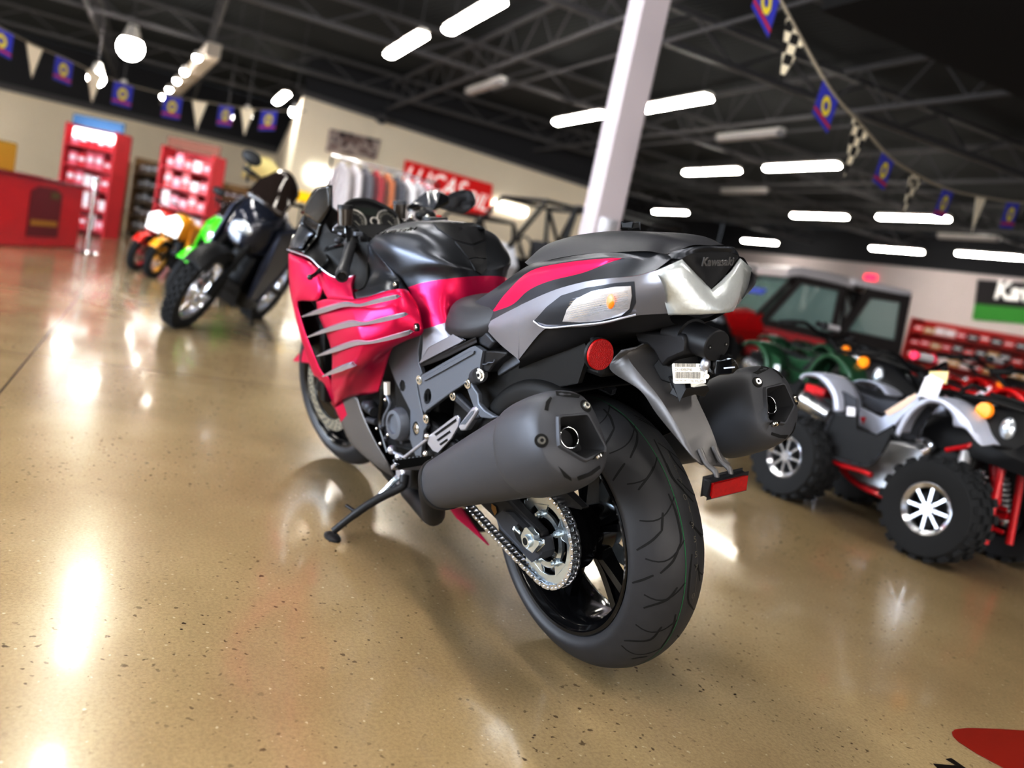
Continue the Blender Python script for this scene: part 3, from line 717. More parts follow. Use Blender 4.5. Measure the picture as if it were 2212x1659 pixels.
# lock box, harness and model label
part('lock_box', prism([c8(1680, 540, -.01), c8(1880, 500, -.01), c8(1960, 560, -.02), c8(1980, 640, -.02), c8(1900, 720, -.02), c8(1690, 735, -.01)], (.06, -.01, 0)), gloss, bevel=.005)
part('lock_slot', prism([c8(1785, 628, -.008), c8(1920, 618, -.008), c8(1922, 630, -.008), c8(1790, 645, -.008)], (-.001, .001, 0)), silver)
part('harness_plug', ball(c8(1570, 590, .0), .011, .8, 1, 1.3), silver)
part('harness_wire', tube([c8(1570, 600, 0), c8(1582, 660, .0), c8(1578, 730, .0)], .0022, 6, k=4), white)
part('tie_bolt', cyl(c8(1578, 730, 0.0), c8(1578, 730, 0.0)+V((-.004, .002, 0)), .005), screw)
part('plate_bracket', prism([c8(1150, 760, .04), c8(1260, 1015, .04), c8(1330, 890, .03), c8(1310, 760, .03)], (.02, -.012, 0)), matte, bevel=.002)
part('plate_bracket_floor', prism([c8(1262, 1012, .036), c8(1335, 880, .03), c8(1600, 850, -.03), c8(1625, 900, -.036), c8(1560, 985, -.04), c8(1445, 955, -.01)], (.03, 0, .004)), matte, bevel=.002)
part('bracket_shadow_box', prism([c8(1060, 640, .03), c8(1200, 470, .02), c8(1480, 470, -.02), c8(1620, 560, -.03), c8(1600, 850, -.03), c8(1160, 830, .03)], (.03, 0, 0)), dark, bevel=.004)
LB = [c8(1132, 578, .045), c8(1518, 582, -.012), c8(1535, 815, -.012), c8(1150, 818, .045)]
nx = ((LB[1]-LB[0]).cross(LB[3]-LB[0])).normalized()
if nx.dot(BK.C-LB[0]) < 0: nx = -nx
LB = [p+nx*.020 for p in LB]
rl = []
for i in range(4):
    a, b, c = LB[i-1], LB[i], LB[(i+1) % 4]; rl += [b+(a-b).normalized()*.003, b+((a-b).normalized()+(c-b).normalized())*.0009, b+(c-b).normalized()*.003]
lab = part('model_label', prism(rl, -nx*.0008), white)
ux, uy = (LB[1]-LB[0]), (LB[3]-LB[0]); w_, h_ = ux.length, uy.length; ux.normalize(); uy = nx.cross(ux); uy = -uy if uy.dot(LB[3]-LB[0]) < 0 else uy
LP = lambda u, v: LB[0]+ux*(u*w_)+uy*(v*h_)+nx*.0004
def lt(t, u, v, hgt, sx=1): return text_mb(t, hgt*h_, basis(LP(u, v), ux, -uy), .00005, 0, 0, 'LEFT', sx)
lm = MB(); random.seed(3)
for u0, u1, v0, v1 in [(.08, .72, .0, .18), (.10, .86, .42, .74)]:
    u = u0
    while u < u1:
        w = random.choice([.005, .008, .012]); lm.add([LP(u, v0), LP(u+w, v0), LP(u+w, v1), LP(u, v1)], [[0, 1, 2, 3]]); u += w+random.choice([.006, .009, .012])
lm.join(lt('ZX1400JSFNL', .08, .31, .19, .82)).join(lt('RDT', .83, .12, .17, .8)).join(lt('205', .84, .31, .19, .8)).join(lt('OIL FILLED', .54, .87, .17, .9)).join(lt('0402N 134011 000', .10, .84, .09, .8))
part('label_print', lm, ink, lab, merge=0)
part('lower_label', prism([c8(1395, 818, .012), c8(1530, 812, -.012), c8(1590, 842, -.014), c8(1400, 872, .012)], (.001, 0, 0)), white)
# reflectors
RC = c8(300, 470, .135)
def disk(c, n, r, th, m, name, par=bike, seg=32):
    n = V(n).normalized(); return part(name, cyl(V(c), V(c)+n*th, r, r, seg), m, par, ang=30, bevel=.0015)
for s in (1, -1):
    nn = V((-1, .03*s, .02)); cc = V((RC.x, RC.y*s, RC.z))
    rr_ = disk(cc, nn, .0315, .007, redr, 'round_reflector'); disk(cc-nn*.008, nn, .033, .008, matte, 'reflector_backing', rr_)
    part('reflector_stem', cyl(cc-nn*.008, cc+V((.06, -.03*s, .03)), .008), matte, rr_)
q = [c0(1533, 1055, .047), c0(1532, 1072, .047)]
rc0 = c0(1570, 1046, 0); fx_ = V((-1, 0, -.12)).normalized()
Z = lambda y, z, d=0: V((rc0.x, y, rc0.z+z))+fx_*d
lr = prism([Z(.047, .012), Z(-.047, .012), Z(-.047, -.015), Z(.047, -.015)], fx_*.008)
rfo = part('lower_reflector', prism([Z(.052, .016, -.012), Z(-.052, .016, -.012), Z(-.052, -.018, -.012), Z(.052, -.018, -.012)], fx_*.015), matte, bevel=.003)
part('reflector_face', lr, redr, rfo, bevel=.0015)
for y in (.022, -.016): part('reflector_stay', tube([Z(y, .010, -.006), Z(y+.001, .024, -.012), V((-.345, y+.002, .592)), V((-.325, y+.003, .615))], .0055, 10, k=3), bronze, rfo)
# ---------------------------------------------------------------- side fairing
FR = [  # rows from top to bottom, columns front to rear
 [c1(385, 1075, .300), c1(490, 1052, .305), c1(655, 1058, .306), c1(700, 1056, .3055), c1(800, 1040, .30), c1(950, 992, .285), c1(1060, 977, .265), c1(1110, 995, .245)],
 [c1(408, 1190, .300), c1(500, 1170, .312), c1(655, 1152, .320), c1(705, 1146, .319), c1(820, 1130, .31), c1(980, 1110, .29), c1(1100, 1110, .265), c1(1190, 1120, .242)],
 [c1(470, 1340, .300), c1(550, 1320, .318), c1(690, 1296, .328), c1(745, 1284, .325), c1(850, 1265, .312), c1(1000, 1240, .29), c1(1130, 1230, .262), c1(1218, 1230, .240)],
 [c1(510, 1480, .298), c1(590, 1450, .316), c1(725, 1426, .325), c1(785, 1412, .321), c1(870, 1395, .308), c1(1000, 1375, .285), c1(1120, 1350, .26), c1(1220, 1332, .238)],
 [c1(512, 1600, .292), c1(600, 1590, .308), c1(675, 1576, .314), c1(735, 1560, .310), c1(800, 1540, .302), c1(880, 1500, .288), c1(960, 1450, .272), c1(1035, 1380, .256)],
 [c2(432, 215, .282), c2(500, 205, .296), c2(545, 195, .298), c2(590, 180, .294), c2(640, 165, .29), c2(730, 120, .28), c2(810, 60, .268), c2(900, 0, .256)],
 [c2(438, 310, .268), c2(480, 300, .278), c2(520, 288, .281), c2(560, 275, .278), c2(600, 265, .272), c2(690, 240, .262), c2(780, 200, .252), c2(855, 150, .244)],
 [c2(455, 440, .24), c2(490, 400, .25), c2(515, 378, .252), c2(560, 360, .251), c2(600, 348, .248), c2(680, 340, .24), c2(750, 332, .234), c2(805, 318, .228)]]
fs = surf(FR, 4, 4); fsb = fs.bvh()
sf = both('side_fairing', fs, pink, ang=60, solid=.003)
NS = [  # nose strip and headlight side
 [c1(165, 690, .285), c1(240, 720, .292), c1(300, 745, .29), c1(375, 800, .285)],
 [c1(168, 870, .296), c1(260, 880, .303), c1(330, 900, .300), c1(430, 960, .296)],
 [c1(178, 985, .298), c1(240, 1000, .304), c1(310, 1040, .302), c1(390, 1068, .300)],
 [c1(205, 1120, .300), c1(215, 1100, .301), c1(225, 1080, .301), c1(238, 1070, .301)],
 [c1(240, 1270, .298), c1(250, 1265, .299), c1(262, 1262, .299), c1(276, 1255, .299)],
 [c1(300, 1480, .29), c1(318, 1475, .291), c1(335, 1470, .291), c1(352, 1462, .291)],
 [c1(365, 1655, .275), c1(392, 1650, .277), c1(415, 1645, .278), c1(432, 1640, .278)],
 [c2(330, 210, .262), c2(372, 240, .266), c2(400, 230, .267), c2(425, 225, .268)],
 [c2(440, 425, .24), c2(443, 428, .24), c2(446, 432, .24), c2(450, 436, .24)]]
both('nose_strip', surf(NS, 3, 3), pink, ang=50, solid=.003)
# front of the fairing, out of sight from behind
FF = [[r[0], r[0]+V((.13, -.065, 0)), B(1.56, .10, max(.47, r[0].z-.01)), B(1.70, 0, max(.5, r[0].z-.02))] for r in NS[:6]]
part('front_cowl', surf(FF, 3, 3).mirror(), pink, ang=60, solid=.003)
BK2 = [[c1(375, 800, .285), c1(440, 832, .28), c1(530, 885, .27), c1(600, 888, .262), c1(690, 868, .25)],
       [c1(430, 960, .296), c1(480, 950, .295), c1(550, 950, .29), c1(620, 955, .285), c1(668, 950, .275)],
       [c1(478, 1056, .304), c1(500, 1054, .306), c1(570, 1056, .306), c1(640, 1060, .305), c1(684, 1060, .303)]]
both('fairing_shoulder', surf(BK2, 4, 4), pink, ang=60, solid=.003)
both('fairing_edge', tube([c1(150, 660, .287), c1(280, 706, .29), c1(340, 735, .29), c1(400, 795, .287), c1(470, 850, .28), c1(540, 884, .27), c1(620, 884, .262), c1(690, 866, .25)], .0022, 8, k=4), silver)
# dark void behind the fairing mouth and radiator
both('intake_duct', prism([c1(195, 1000, .26), c1(330, 1060, .26), c1(420, 1180, .26), c1(560, 1330, .255), c1(620, 1600, .24), c2(520, 300, .22), c2(440, 380, .22), c1(300, 1400, .25)], (0, -.03, 0)), dark)
# fins
def fin(up_, lo_, ys):
    a = spline([c1(x, y, d) for (x, y), d in zip(up_, ys)], 4); b = spline([c1(x, y, d) for (x, y), d in zip(lo_, ys)], 4); secs = []
    for p, q in zip(a, b):
        h = (p-q).length; n = V((0, 1, 0)); secs.append([p, p.lerp(q, .35)+n*min(.012, h*.5), q, p.lerp(q, .5)-n*.008])
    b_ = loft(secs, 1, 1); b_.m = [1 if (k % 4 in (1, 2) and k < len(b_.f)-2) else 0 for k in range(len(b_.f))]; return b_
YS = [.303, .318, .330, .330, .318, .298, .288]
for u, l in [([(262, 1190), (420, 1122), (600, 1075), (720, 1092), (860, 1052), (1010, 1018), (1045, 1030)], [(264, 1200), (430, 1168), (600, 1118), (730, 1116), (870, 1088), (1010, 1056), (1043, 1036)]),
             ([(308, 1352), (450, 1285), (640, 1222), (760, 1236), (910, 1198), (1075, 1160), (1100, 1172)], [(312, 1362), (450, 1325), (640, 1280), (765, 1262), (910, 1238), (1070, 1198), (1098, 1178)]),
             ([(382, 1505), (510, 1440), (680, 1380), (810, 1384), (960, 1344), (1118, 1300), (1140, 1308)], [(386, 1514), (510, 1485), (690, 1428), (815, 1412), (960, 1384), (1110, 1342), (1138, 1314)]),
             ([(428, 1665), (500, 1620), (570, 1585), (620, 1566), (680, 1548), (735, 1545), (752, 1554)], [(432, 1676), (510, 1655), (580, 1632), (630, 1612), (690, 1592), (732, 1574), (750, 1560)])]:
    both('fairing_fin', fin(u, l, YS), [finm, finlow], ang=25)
for a, b, d in [(1016, 940, .262), (1180, 1280, .255)]:
    for s in (1, -1):
        p = c1(a, b, d); p.y *= s; o = part('fairing_screw', cyl(p-V((0, .004*s, 0)), p+V((0, .003*s, 0)), .0105, .0105, 20).join(cyl(p+V((0, .003*s, 0)), p+V((0, .007*s, 0)), .0072, .0055, 16), 1), [groove, screw], ang=30)
# dark knee panel between fairing and tank
KP = [[c1(795, 640, .175), c1(800, 618, .17), c1(806, 606, .162), c1(812, 600, .155)],
      [c1(790, 760, .205), c1(815, 720, .205), c1(845, 690, .2), c1r(868, 690, .172)],
      [c1(770, 900, .235), c1(830, 850, .235), c1(900, 800, .23), c1r(955, 790, .174)],
      [c1(725, 985, .27), c1(830, 950, .265), c1(940, 900, .255), c1r(1030, 870, .168)],
      [c1(680, 1010, .285), c1(800, 985, .283), c1(950, 950, .272), c1r(1085, 945, .158)],
      [c1(683, 1060, .30), c1(800, 1040, .297), c1(950, 992, .283), c1r(1112, 992, .158)]]
both('knee_panel', surf(KP, 4, 4), satin, ang=60, solid=.002)
# ---------------------------------------------------------------- upper cowl and cockpit
UC = [[c1(158, 670, .285), c1(190, 570, .272), c1(250, 455, .25), c1(300, 345, .235)],
      [c1(220, 672, .284), c1(250, 610, .268), c1(300, 520, .246), c1(350, 400, .23)],
      [c1(282, 695, .280), c1(340, 620, .262), c1(390, 560, .245), c1(430, 450, .225)]]
FM = [[c1(285, 370, .237), c1(330, 280, .232), c1(400, 178, .222), c1(507, 147, .20)],
      [c1(350, 410, .232), c1(400, 340, .228), c1(460, 260, .216), c1(509, 230, .20)],
      [c1(430, 460, .222), c1(460, 420, .215), c1(490, 370, .206), c1(511, 322, .195)]]
part('folded_mirror', surf(FM, 4, 4), gloss, ang=60, solid=.012)
both('upper_cowl', surf(UC, 4, 4), gloss, ang=60, solid=.003)
both('cowl_band', surf([[c9(40, 810, .287), c9(70, 700, .278), c9(130, 590, .266), c9(215, 440, .25)], [c9(230, 810, .282), c9(280, 720, .272), c9(330, 640, .26), c9(410, 590, .25)]], 4, 3), satin, solid=.002)
CI = [[c1(282, 700, .279), c1(345, 740, .283), c1(440, 830, .276), c1(540, 882, .265), c1(690, 866, .246), c1(785, 830, .225)],
      [c1(350, 600, .25), c1(420, 690, .25), c1(500, 770, .245), c1(580, 800, .235), c1(690, 790, .22), c1(790, 740, .2)],
      [c1(400, 555, .235), c1(470, 600, .22), c1(560, 660, .21), c1(640, 680, .2), c1(720, 660, .19), c1(790, 640, .172)],
      [c1(470, 520, .2), c1(540, 540, .18), c1(620, 580, .17), c1(680, 600, .165), c1(740, 600, .16), c1(806, 600, .15)]]
both('inner_panel', surf(CI, 4, 4), dark, ang=60)
both('cowl_pocket', prism([c9(260, 420, .235), c9(560, 365, .2), c9(600, 480, .195), c9(660, 570, .185), c9(800, 605, .17), c9(450, 615, .225), c9(400, 570, .235)], (.004, -.004, 0)), matte)
# instrument panel plane, facing the rider
IC = V((1.262, 0, .945)); INV = V((-.86, 0, .5)).normalized()
ip = lambda a, b, d=0.: BK.N(620+a/6.9125, 420+b/6.9125, IC+INV*d, INV)
IU = V((0, -1, 0)); IW = INV.cross(IU); IW = -IW if IW.z < 0 else IW
def iloc(p): q = p-IC; return q.dot(IU), q.dot(IW)
def iw(u, v, d=0): return IC+IU*u+IW*v+INV*d
hood = [iloc(ip(*q)) for q in [(820, 200), (950, 110), (1080, 85), (1230, 95), (1400, 160), (1560, 245)]]
dash = part('instrument_panel', prism([ip(a, b) for a, b in [(760, 330), (830, 195), (950, 110), (1080, 85), (1230, 95), (1400, 160), (1560, 245), (1660, 330), (1700, 430), (1640, 560), (1300, 640), (960, 640), (800, 520)]], -INV*.03), matte, bevel=.006)
part('dash_hood', tube([ip(a, b, .012) for a, b in [(770, 330), (835, 200), (950, 108), (1080, 82), (1230, 92), (1400, 158), (1565, 250), (1650, 330)]], .007, 10, k=5), matte, dash)
dc = iloc(ip(1000, 400)); 
for s, nm in ((-1, 'tachometer'), (1, 'speedometer')):
    C_ = ip(1000, 402, .0005) if s < 0 else ip(1497, 405, .0005)
    dl = part('dial', cyl(C_, C_+INV*.004, .042, .042, 40), dialm, dash, ang=30)
    rg = MB(); rg.join(tube([C_+INV*.007+IU*(.039*math.cos(a))+IW*(.039*math.sin(a)) for a in [math.radians(-60+i*6) for i in range(51)]], .0035, 8))
    part('dial_ring', rg, dialr, dl)
    tk_ = MB()
    for i in range(23):
        a = math.radians(-50+i*12.4); d1 = IU*math.cos(a)+IW*math.sin(a); p = C_+INV*.0046
        tk_.join(ribbon([p+d1*(.027 if i % 2 else .023), p+d1*.033], [INV, INV], .0016, 0))
    part('dial_marks', tk_, tickm, dl)
    p = C_+INV*.006; d1 = IU*(-.25)+IW*(.3); part('needle', ribbon([p, p-d1.normalized()*.034], [INV, INV], .0022, 0), tickm, dl)
LQ = [(1060, 195), (1320, 220), (1300, 290), (1050, 270)]
ll = [iloc(ip(*q)) for q in LQ]
part('lcd_screen', prism([ip(a, b, .001) for a, b in [(1010, 190), (1335, 215), (1335, 330), (1170, 315)]], INV*.002), lcd, dash)
kc = ip(1310, 405, .02); part('ignition_ring', cyl(kc-INV*.03, kc, .014, .014, 28).join(tube([kc+IU*(.014*math.cos(a))+IW*(.014*math.sin(a)) for a in [2*PI*i/28 for i in range(28)]], .0035, 8, True), 1).join(cyl(kc, kc+INV*.0005, .010, .010, 20), 2), [matte, dialr, groove], dash, ang=30)
part('cowl_backing', prism([c1(225, 655, .16), c1(330, 400, .15), c1(470, 300, .13), c1(800, 560, .12), c1(795, 780, .15), c1(680, 850, .17), c1(560, 870, .17), c1(420, 810, .17)], (.01, -.01, 0)), dark)
both('knee_return', prism([c9(1040, 1060, .235), c9(1030, 1210, .25), c9(982, 1405, .275), c9(1060, 1428, .28), c9(1135, 1392, .272), c9(1192, 1270, .25), c9(1205, 1000, .222), c9(1205, 760, .19), c9(1090, 800, .2)], (0, -.003, 0)), dark)
part('steering_yoke', prism([B(1.17, .17, .90), B(1.13, .12, .88), B(1.08, 0, .87), B(1.13, -.12, .88), B(1.17, -.17, .90), B(1.22, 0, .91)], (0, 0, .02)), matte, bevel=.006)
# windscreen
c11 = lambda a, b, y: BK.P(600+a/3.253, 180+b/3.253, y)
WS = [[c11(385, 722, .19), c11(388, 800, .185), c11(392, 890, .175)],
      [c11(500, 585, .11)+V((.06, 0, 0)), c11(500, 700, .13)+V((.10, 0, 0)), c11(480, 850, .14)+V((.14, 0, 0))],
      [B(1.36, .0, 1.135), B(1.48, 0, 1.04), B(1.60, 0, .93)]]
ws = surf(WS, 5, 5); ws.mirror(); part('windscreen', ws, glass, ang=60)
# mirrors
def mirror_side(s):
    g = (lambda m: m) if s < 0 else (lambda m: mcopy(m).flip_y())
    r1 = lambda a, b, y: c1(a, b, y)
    st = loft([[r1(1100, 330, -.235), r1(1110, 322, -.235), r1(1125, 350, -.235), r1(1112, 356, -.235)], [r1(1220, 240, -.28), r1(1240, 225, -.28), r1(1260, 330, -.27), r1(1230, 335, -.27)],
               [r1(1290, 198, -.31), r1(1310, 195, -.315), r1(1330, 335, -.30), r1(1300, 335, -.30)], [r1(1420, 230, -.35), r1(1435, 240, -.35), r1(1440, 270, -.35), r1(1425, 300, -.35)]], 2, 2)
    ms = part('mirror_stem', g(st), gloss, ang=40, recalc=True)
    oc = [(1370, 325), (1400, 265), (1500, 203), (1600, 190), (1640, 240), (1642, 305), (1560, 366), (1450, 350)]
    a = [r1(x, y, -.39) for x, y in oc]; cen = sum(a, V((0, 0, 0)))/8
    b = loft([[cen.lerp(p, .55)+V((.05, 0, 0)) for p in a], [cen.lerp(p, .97)+V((.025, 0, 0)) for p in a], [p.copy() for p in a], [cen.lerp(p, .95)+V((-.004, 0, 0)) for p in a]], 4, 2)
    part('mirror_housing', g(b), matte, ms, ang=50, recalc=True)
mirror_side(-1)
# handlebar, left as the photo shows it
gi, ge = c9(960, 740, .225), c9(815, 1225, .335)
ga = (ge-gi).normalized()
hb = part('handlebar_grip', loft([[gi+ga*t+(ga.orthogonal().normalized()*math.cos(2*PI*i/8)+ga.cross(ga.orthogonal().normalized())*math.sin(2*PI*i/8))*r for i in range(8)] for t, r in [(-.015, .023), (0, .024), (.008, .021), (.012, .0185), (.03, .0175), (.10, .0165), (ga.dot(ge-gi)-.04, .0165), (ga.dot(ge-gi)-.038, .0195), (ga.dot(ge-gi)-.03, .020), (ga.dot(ge-gi)-.002, .0185), (ga.dot(ge-gi), .016)]], 3, 1), rubber, ang=40)
part('bar_end', cyl(ge-ga*.001, ge+ga*.0005, .0085, .0085, 20).join(tube([ge+(ga.orthogonal().normalized()*math.cos(a)+ga.cross(ga.orthogonal().normalized())*math.sin(a))*.011 for a in [2*PI*i/24 for i in range(24)]], .0025, 6, True), 1), [groove, gloss], hb, ang=40)
sw = c9(960, 610, .20); part('switch_pod', loft([[sw+V(q)*.9 for q in [(-.03, .01, -.02), (-.03, .03, .0), (-.02, .02, .025), (.01, -.01, .025), (.02, -.02, .0), (0, -.02, -.025)]], [gi+V(q)*.8 for q in [(-.03, .01, -.02), (-.03, .03, .0), (-.02, .02, .025), (.01, -.01, .025), (.02, -.02, .0), (0, -.02, -.025)]]], 3), matte, hb, recalc=True)
part('switch_button', box(c9(1060, 590, .19), (.02, .025, .012)).join(box(c9(1110, 650, .185), (.016, .016, .01)), 1), [greyp, matte], hb, bevel=.002)
part('horn_button', ball(c9(770, 690, .235), .014, 1, 1, .8), greyd, hb)
lv = [c9(900, 720, .19), c9(640, 800, .22), c9(585, 870, .235), c9(620, 960, .245), c9(560, 1060, .27), c9(440, 1180, .30), c9(340, 1240, .32)]
part('clutch_lever', tube(spline(lv, 5), [.009]*10+[.007]*15+[.0065]*6, 10), gloss, hb)
part('lever_tip', ball(c9(345, 1235, .32), .0095), gloss, hb)
part('clip_on_bar', tube([c9(1000, 520, .165), gi], .016, 14), matte)
for a, b, y, s in [(870, 265, .15, 1), (1680, 190, -.15, -1)]:
    p = c9(a, b, y); rs = part('fluid_reservoir', cyl(p+V((0, 0, -.04)), p+V((0, 0, .01)), .023, .024, 24), mat('reservoir_smoke', srgb(58, 50, 42), .15, coat=.5), ang=30)
    part('reservoir_cap', cyl(p+V((0, 0, .01)), p+V((0, 0, .022)), .0245, .0235, 24), matte, rs, ang=30)
    part('reservoir_stay', tube([p+V((0, 0, -.028)), p+V((-.01, 0, -.06)), p+V((-.03, .01*s, -.09))], .006, 8, k=3), gloss, rs)
part('cowl_inner_edge', tube([c9(800, 430, .16), c9(720, 480, .175), c9(700, 540, .178), c9(820, 600, .16)], .0035, 8, k=4), silver)
part('brake_hose', tube([c9(1840, 210, -.2), c9(1950, 180, -.23), c9(2080, 185, -.26), c9(2190, 220, -.29)], .006, 8, k=4), gloss)
p = c9(1850, 340, -.16); part('bar_fitting', ball(p, .009).join(ball(c9(2100, 330, -.22), .008)).join(ball(c9(1640, 330, -.13), .006)), screw)
part('stop_switch', box(c1(1355, 404, -.26), (.014, .016, .014)), redb, bevel=.002)
part('right_switch_pod', ball(c1(1250, 390, -.23), .028, 1, 1.4, .8), matte)
gr = B(1.08, -.20, .885); gr2 = B(1.06, -.27, .88); part('handlebar_grip', tube([gr, gr2], .018, 14), rubber)
# ---------------------------------------------------------------- frame and engine
FC_ = [c10(-120, 330, .2), c10(0, 262, .2), c10(330, 150, .2), c10(300, 420, .2), c10(305, 580, .2), c10(360, 735, .2), c10(270, 860, .2), c10(300, 1050, .2), c10(370, 1370, .2), c10(430, 1520, .2), c10(380, 1600, .2), c2(1140, 830, .2), c2(1095, 830, .2), c2(1050, 700, .2), c2(1055, 470, .2), c2(985, 330, .2), c2(930, 220, .2), c2(882, 90, .2)]
h1 = [c10(68+42*math.cos(a), 920+88*math.sin(a), .2) for a in [2*PI*i/24 for i in range(24)]]
h2 = [c10(268+48*math.cos(a), 1555+105*math.sin(a), .2) for a in [2*PI*i/24 for i in range(24)]]
both('frame_cover', prism(FC_, (0, -.012, 0), [h1, h2]), greyp, bevel=.003)
both('cover_void', prism([c10(-60, 700, .186), c10(400, 700, .186), c10(420, 1659, .186), c10(0, 1659, .186)], (0, -.004, 0)), groove)
FP = [c10(350, 760, .205), c10(1080, 345, .19), c10(1145, 330, .19), c10(1260, 400, .185), c10(1225, 600, .185), c10(1215, 690, .185), c10(1100, 760, .185), c10(1010, 850, .188), c10(830, 985, .192), c10(440, 1280, .203), c10(400, 1320, .205), c10(360, 1270, .206), c10(290, 870, .206)]
h3 = [c10(440+55*math.cos(a)-10*math.sin(a), 1080+118*math.sin(a)+6*math.cos(a), .203) for a in [2*PI*i/28 for i in range(28)]]
def flatten(pts, ys=None): return pts
fpm = MB()
# warped plate: project to a single plane through three of its points
pl0, pl1, pl2 = c10(350, 760, .207), c10(1145, 330, .19), c10(400, 1320, .207); pn = (pl1-pl0).cross(pl2-pl0).normalized()
if pn.y < 0: pn = -pn
pj = lambda a, b, d=0: BK.N(860+a/6.9125, 700+b/6.9125, pl0+pn*d, pn)
FPL = [(350, 760), (1080, 345), (1145, 325), (1260, 400), (1225, 600), (1215, 690), (1100, 760), (1010, 850), (830, 985), (440, 1280), (395, 1330), (360, 1270), (290, 870)]
H3 = [(440+55*math.cos(a)-12*math.sin(a), 1080+118*math.sin(a)+8*math.cos(a)) for a in [2*PI*i/28 for i in range(28)]]
both('frame_spar', prism([pj(*q) for q in FPL], -pn*.015, [[pj(*q) for q in H3]]), greyp, bevel=.004)
both('spar_rib', prism([pj(*q, .001) for q in [(380, 800), (1100, 400), (1150, 400), (1140, 440), (700, 690), (400, 850)]], pn*.004), greyp, bevel=.003)
both('spar_rib', prism([pj(*q, .001) for q in [(430, 1300), (830, 1010), (1020, 880), (1010, 850), (830, 960), (425, 1240)]], pn*.004), greyp, bevel=.003)
both('spar_void', prism([pj(*q, -.02) for q in [(380, 900), (560, 900), (560, 1230), (400, 1230)]], -pn*.003), groove)
for (a, b) in [(325, 835), (425, 1415)]:
    for s in (1, -1):
        p = c10(a, b, .208); p.y *= s; bolt(p, (-.15, s, 0), .0085, .007)
for s in (1, -1):
    p = c10(285, 1560, .192); p.y *= s; bolt(p, (0, s, 0), .010, .006)
# passenger peg hanger
q1, q2 = c10(1225, 760, .16), c10(1105, 770, .16)
for s in (1, -1):
    w = lambda p: V((p.x, p.y*s, p.z))
    part('hanger_boss', cyl(w(c10(1150, 790, .13)), w(c10(1225, 757, .175)), .021, .019, 24), greyd, ang=30)
    bolt(w(c10(1225, 757, .175)), (-.3, s, 0), .0105, .007)
    hg = [c10(x, y, .168) for x, y in [(1020, 850), (1060, 820), (1090, 890), (1130, 960), (1190, 1040), (1200, 1190), (1290, 1290), (1420, 1370), (1480, 1390), (1380, 1420), (1230, 1400), (1140, 1290), (1080, 1130), (1030, 990)]]
    part('peg_hanger', prism([w(p) for p in hg], (0, -.014*s, 0)), greyp, bevel=.003)
    hg = [c10(x, y, .172) for x, y in [(795, 1080), (820, 1020), (850, 1040), (1070, 1250), (1190, 1330), (1210, 1400), (1130, 1430), (830, 1150)]]
    part('hanger_strut', prism([w(p) for p in hg], (0, -.02*s, 0)), greyd, bevel=.004)
    bolt(w(c10(1045, 890, .169)), (-.1, s, 0), .0085, .006); bolt(w(c10(825, 1070, .174)), (-.1, s, 0), .0085, .006)
    pk = [c10(x, y, .2) for x, y in [(890, 1520), (1100, 1240), (1150, 1230), (1185, 1275), (1170, 1330), (1000, 1590), (930, 1600)]]
    pg = part('passenger_peg', prism([w(p) for p in pk], (0, -.02*s, 0)), silver, bevel=.004)
    pk = [c10(x, y, .2012) for x, y in [(930, 1500), (1100, 1300), (1140, 1290), (1120, 1340), (1000, 1500)]]
    part('peg_groove', prism([w(p) for p in pk], (0, .0006*s, 0)), greyp, pg)
# heel guard, rider peg, shifter
HGP = [(1205, 665), (1410, 510), (1432, 506), (1445, 530), (1432, 600), (1380, 690), (1275, 805), (1235, 790), (1190, 730)]
sl_ = []
for a, b, c_, d in [((1250, 655), (1420, 532), (1428, 550), (1262, 672)), ((1268, 700), (1372, 625), (1380, 640), (1280, 714)), ((1288, 735), (1350, 690), (1358, 704), (1298, 750))]:
    sl_.append([c2(x, y, .215) for x, y in (a, b, c_, d)])
both('heel_guard', prism([c2(x, y, .215) for x, y in HGP], (0, -.006, 0), sl_), silver, bevel=.001)
both('heel_guard_back', prism([c2(x, y, .20) for x, y in HGP], (0, -.004, 0)), dark)
PG = loft([[c2(895, 905, .335), c2(930, 872, .335), c2(945, 895, .335), c2(900, 945, .335)], [c2(1100, 855, .27), c2(1110, 848, .27), c2(1120, 905, .27), c2(1100, 945, .27)], [c2(1230, 828, .22), c2(1240, 826, .22), c2(1245, 875, .22), c2(1225, 930, .22)]], 1, 3)
pegs = both('rider_peg', PG, silver, bevel=.003, recalc=True)
for s in (0, 1):
    pr = MB()
    for i in range(9):
        f = i/8; x0 = 925+f*250; y0 = 868-f*36; d = .332-.105*f; w = lambda p: V((p.x, p.y*(1 if s == 0 else -1), p.z+.002))
        pr.join(tube([w(c2(x0, y0, d)), w(c2(x0+26, y0+48, d))], .0042, 6))
    part('peg_rubber', pr, rubber, pegs[s])
    part('peg_pad', prism([V((p.x, p.y*(1 if s == 0 else -1), p.z)) for p in [c2(905, 895, .335), c2(935, 865, .335), c2(1235, 824, .22), c2(1240, 878, .22), c2(960, 925, .328)]], (0, 0, -.004)), groove, pegs[s])
part('shift_linkage', tube([c2(1200, 690, .2), c2(1010, 840, .2), c2(900, 790, .21)], .005, 8).join(ball(c2(910, 780, .21), .014)).join(ball(c2(965, 835, .2), .012)), silver)
part('linkage_bolt', ball(c2(1192, 672, .218), .009), screw); part('linkage_bolt', ball(c2(1182, 812, .218), .01), screw)
